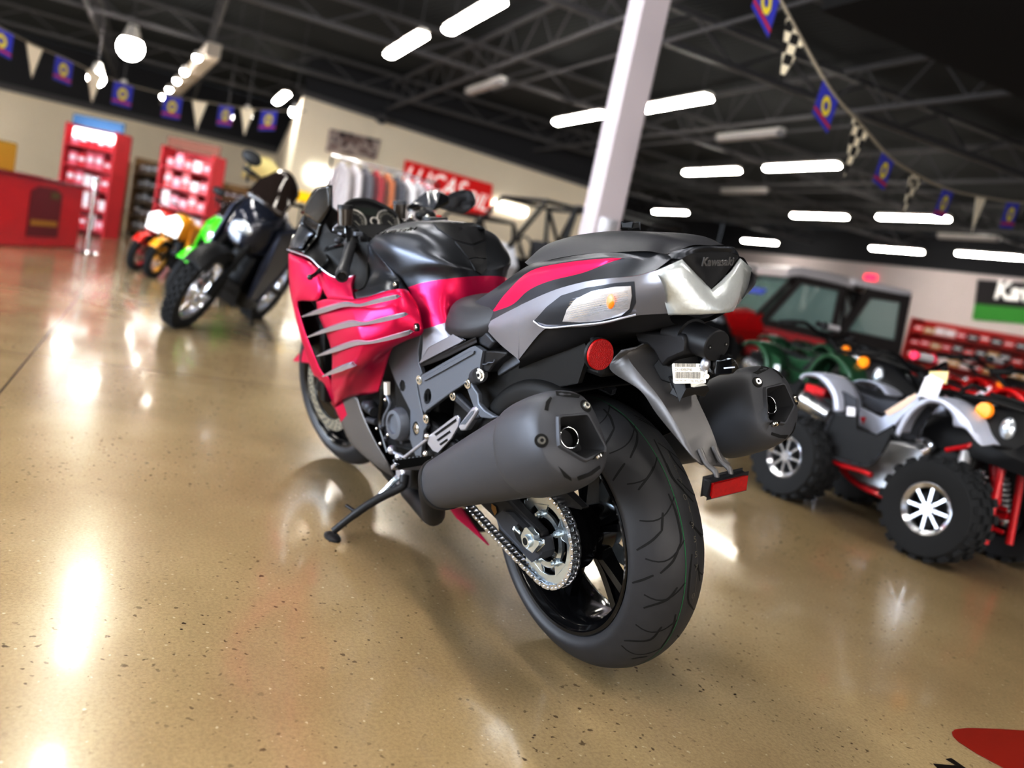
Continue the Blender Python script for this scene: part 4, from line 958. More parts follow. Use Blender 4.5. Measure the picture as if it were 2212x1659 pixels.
# engine
part('engine_block', loft([[B(x, y, z) for y, z in [(-w, z0), (-w, z1), (w, z1), (w, z0)]] for x, w, z0, z1 in [(.58, .10, .28, .50), (.70, .115, .22, .60), (.85, .12, .20, .70), (1.0, .12, .22, .72), (1.1, .11, .3, .7)]], 1, 2), matte, bevel=.012, recalc=True)
part('airbox', box((.82, 0, .74), (.3, .2, .14)), dark, bevel=.02)
part('radiator', box((1.19, 0, .52), (.04, .40, .36)), dark, bevel=.004)
ec = c2(975, 560, .205)
eo = [c2(975+70*math.cos(a)+8*math.sin(a), 575+135*math.sin(a), .205) for a in [2*PI*i/32 for i in range(32)]]
both('generator_cover', loft([[p+V((0, -.05, 0)) for p in eo], [ec.lerp(p, 1.0)+V((0, .006, 0)) for p in eo], [ec.lerp(p, .86)+V((0, .022, 0)) for p in eo], [ec.lerp(p, .60)+V((0, .024, 0)) for p in eo], [ec.lerp(p, .54)+V((0, .017, 0)) for p in eo], [ec.lerp(p, .1)+V((0, .017, 0)) for p in eo]], 1), greyp, ang=30, recalc=True)
for i in range(7):
    a = 2*PI*i/7+.3; p = ec.lerp(eo[int(i*32/7) % 32], 1.0)+V((0, -.012, 0)); both('cover_lug', cyl(p-V((0, .02, 0)), p+V((0, .008, 0)), .012, .011, 12), greyd, ang=30)
both('sensor_plug', cyl(c2(870, 240, .22), c2(872, 340, .22), .011, .010, 6), white, ang=20)
both('coolant_hose', tube([c2(870, 340, .215), c2(895, 420, .21), c2(850, 520, .21), c2(845, 590, .2)], .006, 8, k=5), greyp)
both('cable_bundle', tube([c2(830, 200, .21), c2(828, 380, .21), c2(815, 560, .205), c2(850, 700, .2), c2(880, 800, .2)], .007, 8, k=5), gloss)
part('engine_fittings', MB().join(ball(c2(740, 440, .2), .022)).join(ball(c2(830, 600, .21), .010)).join(ball(c2(862, 690, .21), .009)).join(ball(c2(900, 780, .21), .012)).join(cyl(c2(700, 420, .2), c2(770, 480, .2), .016)).join(cyl(c2(720, 540, .2), c2(790, 560, .2), .01)), greyd, ang=40)
both('engine_fastener', ball(c2(742, 426, .218), .006).join(ball(c2(860, 380, .222), .006)).join(ball(c2(820, 730, .215), .006)).join(ball(c2(790, 610, .21), .005)).join(ball(c2(880, 660, .21), .006)), screw)
# belly pan: bronze outer leaf and pink keel
BPo = [[c2(455, 440, .238), c2(520, 380, .243), c2(595, 352, .244), c2(640, 360, .24)],
       [c2(510, 560, .225), c2(560, 500, .238), c2(620, 470, .238), c2(672, 465, .232)],
       [c2(560, 685, .2), c2(620, 640, .218), c2(690, 610, .218), c2(728, 600, .212)],
       [c2(650, 790, .175), c2(710, 760, .192), c2(770, 740, .192), c2(795, 735, .186)],
       [c2(800, 915, .145), c2(840, 900, .158), c2(860, 880, .158), c2(872, 865, .153)],
       [c2(935, 1000, .12), c2(936, 998, .122), c2(938, 996, .122), c2(940, 992, .12)]]
both('belly_pan', surf(BPo, 4, 4, mi=lambda i, j: 1 if (i == 0 and j < 1) else 0), [bronze, pink], ang=60, solid=.003)
keel = [[r[0], V((r[0].x+.04, .09, max(.13, r[0].z-.06))), V((r[0].x+.05, 0, max(.12, r[0].z-.08)))] for r in BPo]
part('belly_keel', surf(keel, 3, 3).mirror(), matte, ang=60)
bt = [c0(968, 1096, -.06), c0(995, 1098, -.06), c0(1034, 1150, -.06), c0(1053, 1178, -.06), c0(1007, 1142, -.06)]
part('belly_tail', prism([c4(x, y, -.03) for x, y in [(195, 770), (265, 765), (345, 880), (428, 990), (330, 905), (240, 830)]], (0, -.004, 0)), pink)
part('belly_tail_inner', prism([c4(x, y, -.06) for x, y in [(265, 770), (360, 790), (460, 890), (440, 905), (370, 912)]], (0, -.004, 0)), dark)
part('under_engine', loft([[B(x, y, z) for y, z in [(-w, z0), (-w, z1), (w, z1), (w, z0)]] for x, w, z0, z1 in [(.46, .05, .25, .34), (.6, .11, .18, .34), (.8, .12, .15, .3), (1.0, .1, .17, .3)]], 1, 2), dark, bevel=.01, recalc=True)
# side stand
fp = MB_BIKE.inverted() @ floor_at(718, 1160, .004)
sp0 = c2r(1010, 985, .16)
u_ = c2r(990, 1075, .172); e_ = fp+V((0, -.004, .018)); leg = [sp0, c2r(1005, 1030, .165), u_]+[u_.lerp(e_, f)+V((0, 0, .012*math.sin(PI*f))) for f in (.3, .55, .8)]+[e_]
ss = part('side_stand', tube(spline(leg, 4), [.014]*6+[.012]*13+[.0105]*6, 12), matte)
gu = (MB_BIKE.inverted().to_3x3() @ V((0, 0, 1))).normalized(); g1 = gu.orthogonal().normalized(); g2 = gu.cross(g1)
part('stand_foot', loft([[fp+(V((1, 0, 0))*math.cos(2*PI*i/16)*.036+gu.cross(V((1, 0, 0)))*math.sin(2*PI*i/16)*.022)*k+gu*h for i in range(16)] for k, h in [(1, -.003), (1, .003), (.75, .008)]], 1), matte, ss, recalc=True)
part('stand_peg', cyl(u_.lerp(e_, .62), u_.lerp(e_, .62)+V((.05, .02, .012)), .005), matte, ss)
spr = []
a, b = c2r(955, 1000, .178), c2r(805, 1160, .222)
ax_ = (b-a).normalized(); o1 = ax_.orthogonal().normalized(); o2 = ax_.cross(o1)
for i in range(141): t = i/140; an = t*2*PI*14; spr.append(a.lerp(b, t)+(o1*math.cos(an)+o2*math.sin(an))*.008)
part('stand_spring', tube(spr, .0024, 6), steel, ss)
part('spring_sleeve', cyl(a.lerp(b, .35), a.lerp(b, .97), .0095, .0085, 14), steel, ss)
part('stand_bracket', box(c2(1000, 990, .16), (.05, .03, .06)), silver, bevel=.006)
part('stand_bolt', cyl(c2(1005, 990, .175), c2(1005, 990, .19), .011, .011, 16), screw)
h, q = BK.hit(1290, 960, tb)
# ================================================================ SHOWROOM
RM_M = MX.Rotation(math.radians(-11), 4, 'Z'); RM = Frame(RM_M)
def rp(x, y, val, ax=0): return RM.P(x, y, val, ax)
def rthing(name, label, cat, loc, rz=0, group=None):
    return thing(name, label, cat, RM_M @ MX.Translation(loc) @ MX.Rotation(rz, 4, 'Z'), group)
def rmesh(name, mb, m, label=None, cat=None, group=None, kind=None, **k):
    mb.xf(RM_M); o = mb.obj(name, m, None, **k)
    if kind == 'structure': o['kind'] = kind
    elif label: tag(o, label, cat, group, kind)
    return o
def quad(a, b, c, d): return MB().add([a, b, c, d], [[0, 1, 2, 3]])
# ---- floor: polished concrete with aggregate
def floor_mat():
    m = bpy.data.materials.new('polished_concrete'); m.use_nodes = True; nt = m.node_tree; N = nt.nodes; L = nt.links; b = N['Principled BSDF']
    tc = N.new('ShaderNodeTexCoord')
    def noise(s, d=4, r=.5):
        n = N.new('ShaderNodeTexNoise'); n.inputs['Scale'].default_value = s; n.inputs['Detail'].default_value = d; n.inputs['Roughness'].default_value = r; L.new(tc.outputs['Object'], n.inputs['Vector']); return n
    def ramp(src, pts):
        r = N.new('ShaderNodeValToRGB'); L.new(src, r.inputs['Fac']); e = r.color_ramp.elements
        while len(e) < len(pts): e.new(.5)
        for el, (p, c) in zip(e, pts): el.position = p; el.color = tuple(c)+(1,)
        return r
    def mix(fac, a, c, mode='MIX'):
        x = N.new('ShaderNodeMix'); x.data_type = 'RGBA'; x.blend_type = mode
        if isinstance(fac, float): x.inputs[0].default_value = fac
        else: L.new(fac, x.inputs[0])
        for s, k in ((a, 6), (c, 7)):
            if isinstance(s, tuple): x.inputs[k].default_value = s+(1,)
            else: L.new(s, x.inputs[k])
        return x.outputs[2]
    big = ramp(noise(.7, 5, .6).outputs['Fac'], [(.3, srgb(148, 128, 98)), (.52, srgb(168, 149, 117)), (.75, srgb(186, 169, 138))])
    fine = ramp(noise(120, 3, .7).outputs['Fac'], [(.35, (.87, .87, .87)), (.6, (1.03, 1.03, 1.03))])
    c = mix(1., big.outputs['Color'], fine.outputs['Color'], 'MULTIPLY')
    sp = ramp(noise(55, 2, .4).outputs['Fac'], [(.66, (0, 0, 0)), (.71, (1, 1, 1))])
    patch = ramp(noise(1.6, 3, .6).outputs['Fac'], [(.42, (.05, .05, .05)), (.62, (1, 1, 1))])
    fm = N.new('ShaderNodeMath'); fm.operation = 'MULTIPLY'; L.new(sp.outputs['Color'], fm.inputs[0]); L.new(patch.outputs['Color'], fm.inputs[1])
    c = mix(fm.outputs[0], c, srgb(74, 58, 40))
    wsp = ramp(noise(78, 1, .3).outputs['Fac'], [(.73, (0, 0, 0)), (.78, (.35, .35, .35))])
    c = mix(wsp.outputs['Color'], c, srgb(222, 212, 190))
    vor = N.new('ShaderNodeTexVoronoi'); vor.inputs['Scale'].default_value = 22; L.new(tc.outputs['Object'], vor.inputs['Vector'])
    vr = ramp(vor.outputs['Distance'], [(.05, (1, 1, 1)), (.09, (0, 0, 0))]); vm = N.new('ShaderNodeMath'); vm.operation = 'MULTIPLY'; L.new(vr.outputs['Color'], vm.inputs[0]); L.new(patch.outputs['Color'], vm.inputs[1])
    c = mix(vm.outputs[0], c, srgb(60, 46, 34))
    sx = N.new('ShaderNodeSeparateXYZ'); L.new(tc.outputs['Object'], sx.inputs[0])
    joints = None
    for out, off, per in (('Y', 1.5, 6.0), ('X', -3.2, 6.0)):
        a = N.new('ShaderNodeMath'); a.operation = 'SUBTRACT'; a.inputs[1].default_value = off; L.new(sx.outputs[out], a.inputs[0])
        w = N.new('ShaderNodeMath'); w.operation = 'WRAP'; w.inputs[1].default_value = -per/2; w.inputs[2].default_value = per/2; L.new(a.outputs[0], w.inputs[0])
        ab = N.new('ShaderNodeMath'); ab.operation = 'ABSOLUTE'; L.new(w.outputs[0], ab.inputs[0])
        lt_ = N.new('ShaderNodeMath'); lt_.operation = 'LESS_THAN'; lt_.inputs[1].default_value = .004; L.new(ab.outputs[0], lt_.inputs[0])
        if joints is None: joints = lt_.outputs[0]
        else:
            mx = N.new('ShaderNodeMath'); mx.operation = 'MAXIMUM'; L.new(joints, mx.inputs[0]); L.new(lt_.outputs[0], mx.inputs[1]); joints = mx.outputs[0]
    c = mix(joints, c, srgb(84, 72, 58))
    L.new(c, b.inputs['Base Color'])
    rr = N.new('ShaderNodeMapRange'); rr.inputs['To Min'].default_value = .16; rr.inputs['To Max'].default_value = .3; L.new(noise(2.5, 4, .6).outputs['Fac'], rr.inputs['Value']); L.new(rr.outputs['Result'], b.inputs['Roughness'])
    b.inputs['Specular IOR Level'].default_value = .6; b.inputs['Coat Weight'].default_value = .22; b.inputs['Coat Roughness'].default_value = .06; b.inputs['Coat IOR'].default_value = 1.5
    bp = N.new('ShaderNodeBump'); bp.inputs['Strength'].default_value = .03; bp.inputs['Distance'].default_value = .01; L.new(noise(9, 3, .5).outputs['Fac'], bp.inputs['Height']); L.new(bp.outputs['Normal'], b.inputs['Normal'])
    return m
fl = MB().add([(-10, -27, 0), (36, -27, 0), (36, 14, 0), (-10, 14, 0)], [[0, 1, 2, 3]])
flo = fl.obj('floor', floor_mat(), None, smooth=False); flo.matrix_world = RM_M; struct(flo)
wallw = mat('warm_white_wall', srgb(246, 236, 218), .85, var=.04, vscale=.6)
wallg = mat('cool_white_wall', srgb(218, 208, 208), .85, var=.04, vscale=.6)
dpaint = mat('charcoal_ceiling_paint', srgb(50, 50, 54), .8)
dsteel = mat('painted_steel', srgb(92, 90, 92), .6)
deckm = mat('roof_deck', srgb(40, 43, 45), .8)
nt = deckm.node_tree; tcn = nt.nodes.new('ShaderNodeTexCoord'); wv = nt.nodes.new('ShaderNodeTexWave'); wv.inputs['Scale'].default_value = 2.2; wv.bands_direction = 'Y'; nt.links.new(tcn.outputs['Object'], wv.inputs['Vector'])
bpn = nt.nodes.new('ShaderNodeBump'); bpn.inputs['Strength'].default_value = .6; bpn.inputs['Distance'].default_value = .05; nt.links.new(wv.outputs['Fac'], bpn.inputs['Height']); nt.links.new(bpn.outputs['Normal'], nt.nodes['Principled BSDF'].inputs['Normal'])
ZC = 5.7
rmesh('ceiling', quad((-10, -27, ZC), (-10, 14, ZC), (36, 14, ZC), (36, -27, ZC)), deckm, kind='structure', smooth=False)
# back wall with the banners, its return, the far wall, the right wall
rmesh('wall_back', MB().add([(24, -2.31, 0), (24, -13.2, 0), (24, -13.2, 4.08), (24, -2.31, 4.56)], [[0, 1, 2, 3]]), wallw, kind='structure', smooth=False)
rmesh('wall_back_upper', MB().add([(24.01, -2.31, 4.56), (24.01, -13.2, 4.08), (24.01, -13.2, ZC), (24.01, -2.31, ZC)], [[0, 1, 2, 3]]), dpaint, kind='structure', smooth=False)
rmesh('wall_return', MB().add([(24, -2.31, 0), (24, -2.31, 4.56), (36, -3.2, 3.66), (36, -3.2, 0)], [[0, 1, 2, 3]]), wallw, kind='structure', smooth=False)
rmesh('wall_far', MB().add([(36, -27, 0), (36, 14, 0), (36, 14, 3.5), (36, -3.2, 3.66), (36, -27, 3.9)], [[4, 3, 2, 1, 0]]), wallw, kind='structure', smooth=False)
rmesh('wall_far_upper', MB().add([(36.01, -27, 3.9), (36.01, -3.2, 3.66), (36.01, 14, 3.5), (36.01, 14, ZC), (36.01, -27, ZC)], [[0, 1, 2, 3, 4]]), dpaint, kind='structure', smooth=False)
rmesh('wall_right', quad((-10, -27, 0), (36, -27, 0), (36, -27, 4.3), (-10, -27, 4.3)), wallg, kind='structure', smooth=False)
rmesh('wall_right_upper', quad((-10, -27.01, 4.3), (36, -27.01, 4.3), (36, -27.01, ZC), (-10, -27.01, ZC)), dpaint, kind='structure', smooth=False)
rmesh('trim_1', prism([(23.9, -2.25, 4.55), (23.9, -13.3, 4.07), (23.9, -13.3, 4.22), (23.9, -2.25, 4.70)], (.1, 0, 0)), dsteel, kind='structure')
rmesh('trim_2', prism([(35.9, -3.2, 3.62), (35.9, 14, 3.46), (35.9, 14, 3.7), (35.9, -3.2, 3.86)], (.1, 0, 0)), dsteel, kind='structure')
fr_m = mat('window_frame_grey', srgb(120, 122, 126), .4, .4); paneg = mat('window_glass', (.9, .95, .97), .03, alpha=.10)
for nm, ax_i in (('left', 0), ('rear', 1)):
    T_ = (lambda u, z: V((u, 12, z))) if ax_i == 0 else (lambda u, z: V((-9.9, u, z)))
    u0, u1 = (-10, 36) if ax_i == 0 else (-27, 12)
    dv = V((0, .12, 0)) if ax_i == 0 else V((-.12, 0, 0))
    rmesh('wall_'+nm, prism([T_(u0, 0), T_(u1, 0), T_(u1, .45), T_(u0, .45)], dv).join(prism([T_(u0, 3.6), T_(u1, 3.6), T_(u1, ZC), T_(u0, ZC)], dv)), wallg, kind='structure', smooth=False)
    n_w = 6
    for k in range(n_w):
        a_, b_ = u0+(u1-u0)*k/n_w, u0+(u1-u0)*(k+1)/n_w
        rmesh('window_%d' % (k+1+n_w*ax_i), prism([T_(a_, .45), T_(b_, .45), T_(b_, 3.6), T_(a_, 3.6)], dv*.6, [[T_(a_+.07, .52), T_(b_-.07, .52), T_(b_-.07, 3.53), T_(a_+.07, 3.53)]]).join(prism([T_((a_+b_)/2-.03, .45), T_((a_+b_)/2+.03, .45), T_((a_+b_)/2+.03, 3.6), T_((a_+b_)/2-.03, 3.6)], dv*.5)).join(prism([T_(a_+.05, .5), T_(b_-.05, .5), T_(b_-.05, 3.55), T_(a_+.05, 3.55)], dv*.05), 1), [fr_m, paneg], kind='structure', smooth=False)
# dark soffit over the aisle behind the camera's right
rmesh('soffit_ceiling', box((2.6, -16, 4.55), (6.3, 22, .7)), mat('black_soffit', srgb(26, 25, 26), .8), kind='structure')
# steel column
cw = .135; cp = V((5.0, -2.55, 0)); 
col_ = prism([cp+V((x, y, 0)) for x, y in [(-cw, -cw), (cw, -cw), (cw, cw), (-cw, cw)]], (0, 0, ZC))
colo = rmesh('steel_column', col_, mat('column_white', srgb(190, 182, 187), .6), 'white square steel column standing behind the magenta motorcycle', 'column', bevel=.012)
# joists and girders
def joist(y, z, x0, x1, name):
    b = MB(); b.join(box(((x0+x1)/2, y, z), (x1-x0, .07, .07))).join(box(((x0+x1)/2, y, z+.75), (x1-x0, .08, .08))); n = int((x1-x0)/.75)
    for i in range(n): 
        p, q = (x0+i*.75, y, z if i % 2 else z+.75), (x0+(i+1)*.75, y, z+.75 if i % 2 else z); b.join(tube([p, q], .018, 5, caps=False))
    return rmesh(name, b, dsteel, kind='structure', merge=0, smooth=False)
for y in (3.2, .4, -4.8, -9.8, -15, -21): joist(y, 4.82, -2, 35.8, 'ceiling_joist')
for x in (7.2, 10.6, 16.5, 22.5, 29):
    b = box((x, -6.5, 5.0), (.14, 41, .1)).join(box((x, -6.5, 5.55), (.14, 41, .08)))
    for i in range(40): b.join(tube([(x, 13.5-i*1.0, 5.0 if i % 2 else 5.55), (x, 12.5-i*1.0, 5.55 if i % 2 else 5.0)], .03, 5, caps=False))
    rmesh('ceiling_girder', b, dsteel, kind='structure', merge=0, smooth=False)
# conduits
for i, (x, y) in enumerate([(11.5, -5.6), (15.2, -10.2), (17.5, -15.4)]):
    rmesh('ceiling_conduit', tube([(x-5, y, 4.7), (x+5, y+.2, 4.7)], .03, 8), dsteel, kind='structure')
# ---- tube light fixtures
tubeE = mat('lit_tube', (1, 1, 1), .5, emit=(1, .965, .90), es=30.)
fixw = mat('fixture_white', srgb(228, 224, 218), .5); deadm = mat('unlit_tube', srgb(176, 172, 172), .4)
def fixture(name, label, cat, x, y, z, lit=True, ln=2.35, group=None):
    t = rthing(name, label, cat, (x, y, z), 0, group)
    part('housing', prism([(-ln/2, -.11, .07), (-ln/2, .11, .07), (-ln/2, .06, .12), (-ln/2, -.06, .12)], (ln, 0, 0)).join(box((0, 0, .065), (ln, .2, .012))), fixw, t, ang=30)
    part('light_tube', loft([[V((x_, .12*math.cos(a), .005+.055*math.sin(a))) for a in [2*PI*i/10 for i in range(10)]] for x_ in (-ln/2+.03, ln/2-.03)], 1), tubeE if lit else deadm, t, ang=60)
    for s in (-1, 1): part('hanger_rod', cyl((s*ln*.4, 0, .12), (s*ln*.4, 0, ZC-z if z+.2 < ZC else .3), .008, .008, 6), dsteel, t)
    return t
lamps = [(1020, 38, 'long lit tube light highest in the photo, left of the white column'), (875, 100, 'lit tube light just below and left of the highest tube light'), (1250, 257, 'lit tube light touching the left side of the white column'), (1450, 227, 'lit tube light just right of the white column'),
         (1535, 372, 'lit tube light left of the pair below the checkered pennant'), (1728, 362, 'lit tube light directly left of the second checkered pennant'), (1768, 468, 'lit tube light left of the one above the blue flag end'), (1970, 472, 'lit tube light hanging under the pale third pennant'),
         (1935, 541, 'lit tube light second from right in the lowest row'), (2135, 553, 'lit tube light at the right edge, lowest row'), (1640, 523, 'small lit tube light just right of the tail of the motorcycle'), (1447, 459, 'small distant lit tube light right of the column base'), (608, 213, 'lit tube light beside the corner of the white back wall')]
for x, y, lb in lamps:
    p = rp(x, y, 4.5, 2); fixture('tube_light', lb, 'ceiling light', p.x, p.y, 4.5, True, 2.35, 'lit tube lights')
for i, (x, y) in enumerate([(9.3, 1.3), (5.2, 1.3), (1.6, 1.3), (-2, 1.3), (-2, -2.8), (5.0, 5.4), (1.4, 5.4), (-2.2, 5.4), (19, 8.3), (24, 8.3), (29, 9), (33, 10), (19, 11.8), (26, 11.8)]):  # first read off floor reflections; the rest added unseen to light bike and walls
    fixture('tube_light', 'lit tube light above the frame, seen only as a floor reflection', 'ceiling light', x, y, 4.5, True, 2.35, 'tube lights above the frame')
for x, y, lb in [(1047, 190, 'unlit tube fixture between the column and the two highest tube lights'), (1617, 296, 'unlit tube fixture above the lit pair right of the column'), (1605, 415, 'unlit tube fixture below the lit pair right of the column'), (2090, 515, 'unlit tube fixture below the pale pennant at right')]:
    p = rp(x, y, 4.5, 2); fixture('unlit_fixture', lb, 'ceiling light', p.x, p.y, 4.5, False, 2.0, 'unlit tube fixtures')
# round lamps on the left
bulbE = mat('lit_bulb', (1, 1, 1), .5, emit=(1, .97, .92), es=38.)
def spot(px, py, x, r, lb, es=None):
    p = rp(px, py, x, 0); t = rthing('round_lamp', lb, 'ceiling light', p, 0, 'round lamps on the left')
    part('bulb', ball((0, 0, 0), r), bulbE, t); part('lamp_cap', cyl((0, 0, r*.6), (0, 0, r*1.8), r*.8, r*.4, 14), fixw, t)
    part('drop_rod', cyl((0, 0, r*1.8), (0, 0, max(.4, ZC-p.z)), .01, .01, 6), dsteel, t); return t
spot(282, 103, 22, .30, 'large round lit lamp, highest at the upper left')
for k_, (a, b, d, r) in enumerate([(208, 168, 22, .20), (265, 195, 22, .14), (490, 250, 22, .14), (533, 248, 22, .12), (635, 242, 22, .10)]):
    spot(a, b, d-k_*.9, r, ['bright round lamp behind the left end of the bunting', 'round lamp behind a blue flag, left of the duct', 'round lamp behind the bunting right of the duct', 'round lamp behind the last white pennant of the left bunting', 'small round lamp below the tube light by the wall corner'][k_])
# light duct with track lamps
d0, d1 = rp(462, 108, 4.35, 2), rp(350, 226, 4.35, 2)
dirv = (d1-d0).normalized(); d1 = d0+dirv*14; nrm_ = V((-dirv.y, dirv.x, 0))
dt = MB(); sec = lambda p: [p+nrm_*.16+V((0, 0, -.16)), p+nrm_*.16+V((0, 0, .16)), p-nrm_*.16+V((0, 0, .16)), p-nrm_*.16+V((0, 0, -.16))]
rmesh('air_duct', loft([sec(d0), sec(d1)], 1), mat('duct_grey', srgb(188, 178, 166), .6), 'pale grey air duct running away under the dark ceiling at left', 'duct', recalc=True)
for k_, f in enumerate((.3, 3.2, 5.4, 8.0, 10.5)):
    p = d0+dirv*f+nrm_*.3+V((0, 0, -.18)); t = rthing('track_lamp', ['track lamp at the near end of the pale duct', 'track lamp second along the pale duct', 'track lamp third along the pale duct', 'track lamp fourth along the pale duct', 'track lamp at the far end of the pale duct'][k_], 'track light', p, 0, 'track lamps along the duct')
    part('lamp_head', cyl((0, 0, .1), (0, 0, -.02), .06, .09, 14), fixw, t); part('bulb', ball((0, 0, -.04), .085), bulbE, t)
# ---- bunting
flagb = mat('flag_blue', srgb(58, 62, 165), .7); flagw = mat('flag_white', srgb(216, 208, 192), .7); flagy = mat('flag_yellow', srgb(205, 190, 60), .7); flagr = mat('flag_red', srgb(178, 40, 60), .7); cordm = mat('bunting_cord', srgb(150, 142, 128), .8)
chk = mat('checkered_cloth', srgb(220, 212, 196), .7); nt = chk.node_tree; tcn = nt.nodes.new('ShaderNodeTexCoord'); ck = nt.nodes.new('ShaderNodeTexChecker'); ck.inputs['Scale'].default_value = 15; ck.inputs['Color1'].default_value = srgb(222, 214, 196)+(1,); ck.inputs['Color2'].default_value = srgb(28, 26, 26)+(1,); nt.links.new(tcn.outputs['Object'], ck.inputs['Vector']); nt.links.new(ck.outputs['Color'], nt.nodes['Principled BSDF'].inputs['Base Color'])
def bunting(label, string, flags, r=.012):
    """string: photo points with distance; flags: (kind, index along string)"""
    P = [CAM+ray(x, y).normalized()*d for x, y, d in string]; S = spline(P, 8); t = thing('bunting', label, 'bunting')
    part('cord', tube(S, r, 6), cordm, t)
    for kind, u, sz, tilt in flags:
        i = u*8; a = S[int(i)]; tg = (S[min(int(i)+1, len(S)-1)]-S[max(int(i)-1, 0)]).normalized(); dn = V((0, 0, -1)); side = tg.cross(dn).normalized(); dn = (dn+side*tilt).normalized()
        b0 = a-tg*sz*.5; b1 = a+tg*sz*.5; mid_ = lambda s, w: a+dn*sz*s+tg*sz*w
        bil = side*.02
        if kind in ('chk', 'pale'):
            m = prism([b0, b1, mid_(1.45, .06)], side*.002)
            part('pennant', m, chk if kind == 'chk' else flagw, t)
        else:
            fo = part('square_flag', prism([b0, b1, b1+dn*sz*1.05, b0+dn*sz*1.05], side*.002), flagb, t)
            em = MB(); c_ = mid_(.5, 0)
            for q in (-1, 1):
                em.join(prism([c_+tg*(sz*.26*math.cos(k*PI/4))+dn*(sz*.3*math.sin(k*PI/4))+side*(.003*q) for k in range(8)], side*(.001*q), [[c_+tg*(sz*.12*math.cos(k*PI/4))+dn*(sz*.14*math.sin(k*PI/4))+side*(.003*q) for k in range(8)]]))
            part('flag_emblem', em, flagy, fo)
            em = MB()
            for q in (-1, 1): em.join(prism([b0+dn*sz*.82+side*(.003*q), b1+dn*sz*.82+side*(.003*q), b1+dn*sz*.92+side*(.003*q), b0+dn*sz*.92+side*(.003*q)], side*(.001*q)))
            part('flag_stripe', em, flagr, fo)
    return t
rs = [(1650, -70, 6.2), (1718, 60, 6.3), (1795, 195, 6.5), (1860, 270, 6.8), (1920, 338, 7.2), (1980, 378, 7.7), (2050, 410, 8.3), (2120, 425, 9), (2190, 436, 9.6), (2270, 440, 10.2)]
bunting('string of checkered pennants and blue flags sagging at the upper right', rs, [('sq', .25, .24, .1), ('chk', 1.1, .25, .1), ('sq', 2.0, .22, .1), ('chk', 3.0, .26, .1), ('sq', 4.0, .22, .1), ('chk', 5.0, .24, .1), ('sq', 6.0, .24, .1), ('pale', 7.0, .24, .0), ('sq', 8.0, .25, 0)])
ls_ = [(-80, 10, 14), (5, 62, 14), (75, 98, 14.4), (140, 126, 14.8), (205, 156, 15.2), (268, 180, 15.6), (375, 208, 16), (432, 218, 16.4), (490, 228, 16.8), (535, 234, 17.2), (583, 238, 17.6), (660, 240, 18)]
bunting('string of pale pennants and blue flags sagging at the upper left', ls_, [('sq', 1, .32, 0), ('pale', 2, .32, 0), ('sq', 3, .34, 0), ('pale', 4, .33, 0), ('sq', 5, .35, 0), ('sq', 6, .36, 0), ('pale', 7, .36, 0), ('sq', 8, .36, 0), ('pale', 9, .37, 0), ('sq', 10, .38, 0)])
# ---- wall signs
def flat(name, label, cat, pts, val, axis, m, d=.03, extra=None, group=None):
    P = [RM_M @ rp(x, y, val, axis) for x, y in pts]; n = (RM_M.to_3x3() @ (V((1, 0, 0)) if axis == 0 else V((0, -1, 0))))
    o = prism(P, n*d).obj(name, m, None); return tag(o, label, cat, group)
redsign = mat('banner_red', srgb(225, 26, 26), .5, emit=srgb(225, 26, 26), es=.10); whitel = mat('banner_white', srgb(250, 246, 242), .5, emit=(1, 1, 1), es=.25)
sg = thing('wall_banner', 'red oil banner with slanted white lettering on the white back wall', 'banner')
S4 = [rp(x, y, 23.95, 0) for x, y in [(876, 346), (1064, 399), (1056, 472), (868, 425)]]
part('banner_sheet', prism([RM_M @ p for p in S4], RM_M.to_3x3() @ V((.03, 0, 0))), redsign, sg)
cen = sum(S4, V((0, 0, 0)))/4; up_ = ((S4[0]+S4[1])-(S4[2]+S4[3])).normalized(); rt_ = ((S4[1]+S4[2])-(S4[0]+S4[3])).normalized()
wd = (S4[1]-S4[0]).length; hg_ = (S4[0]-S4[3]).length
M = RM_M @ basis(cen+V((-.02, 0, 0))-rt_*wd*.0, rt_, up_)
part('banner_lettering', text_mb('LUCAS', hg_*.78, RM_M @ basis(cen+V((-.02, 0, 0))-rt_*wd*.17+up_*hg_*.06, rt_, up_), .004, .3, .014, 'CENTER', .78), whitel, sg)
part('banner_lettering', text_mb('OIL', hg_*.66, RM_M @ basis(cen+V((-.02, 0, 0))+rt_*wd*.31-up_*hg_*.10, rt_, up_), 0.004, .3, .012, 'CENTER', .80), whitel, sg)
ph = mat('photo_print', srgb(120, 104, 104), .5); nt = ph.node_tree; n_ = nt.nodes.new('ShaderNodeTexNoise'); n_.inputs['Scale'].default_value = 3.5; tcn = nt.nodes.new('ShaderNodeTexCoord'); nt.links.new(tcn.outputs['Object'], n_.inputs['Vector']); cr_ = nt.nodes.new('ShaderNodeValToRGB'); nt.links.new(n_.outputs['Fac'], cr_.inputs['Fac'])
for k_, (p_, c_) in enumerate([(.35, srgb(60, 54, 58)), (.48, srgb(150, 128, 122)), (.56, srgb(206, 194, 188)), (.66, srgb(88, 70, 72))]):
    if k_ > 1: cr_.color_ramp.elements.new(p_)
    cr_.color_ramp.elements[k_].position = p_; cr_.color_ramp.elements[k_].color = c_+(1,)
nt.links.new(cr_.outputs['Color'], nt.nodes['Principled BSDF'].inputs['Base Color'])
flat('wall_poster', 'grey and brown printed poster high on the white back wall', 'poster', [(712, 278), (822, 303), (812, 346), (704, 326)], 23.95, 0, ph)
flat('lit_sign', 'glowing white sign panel low on the back wall left of the windscreen', 'sign', [(668, 360), (722, 372), (720, 398), (666, 390)], 23.9, 0, mat('lit_white_panel', (1, 1, 1), .5, emit=(1, .98, .94), es=5.))
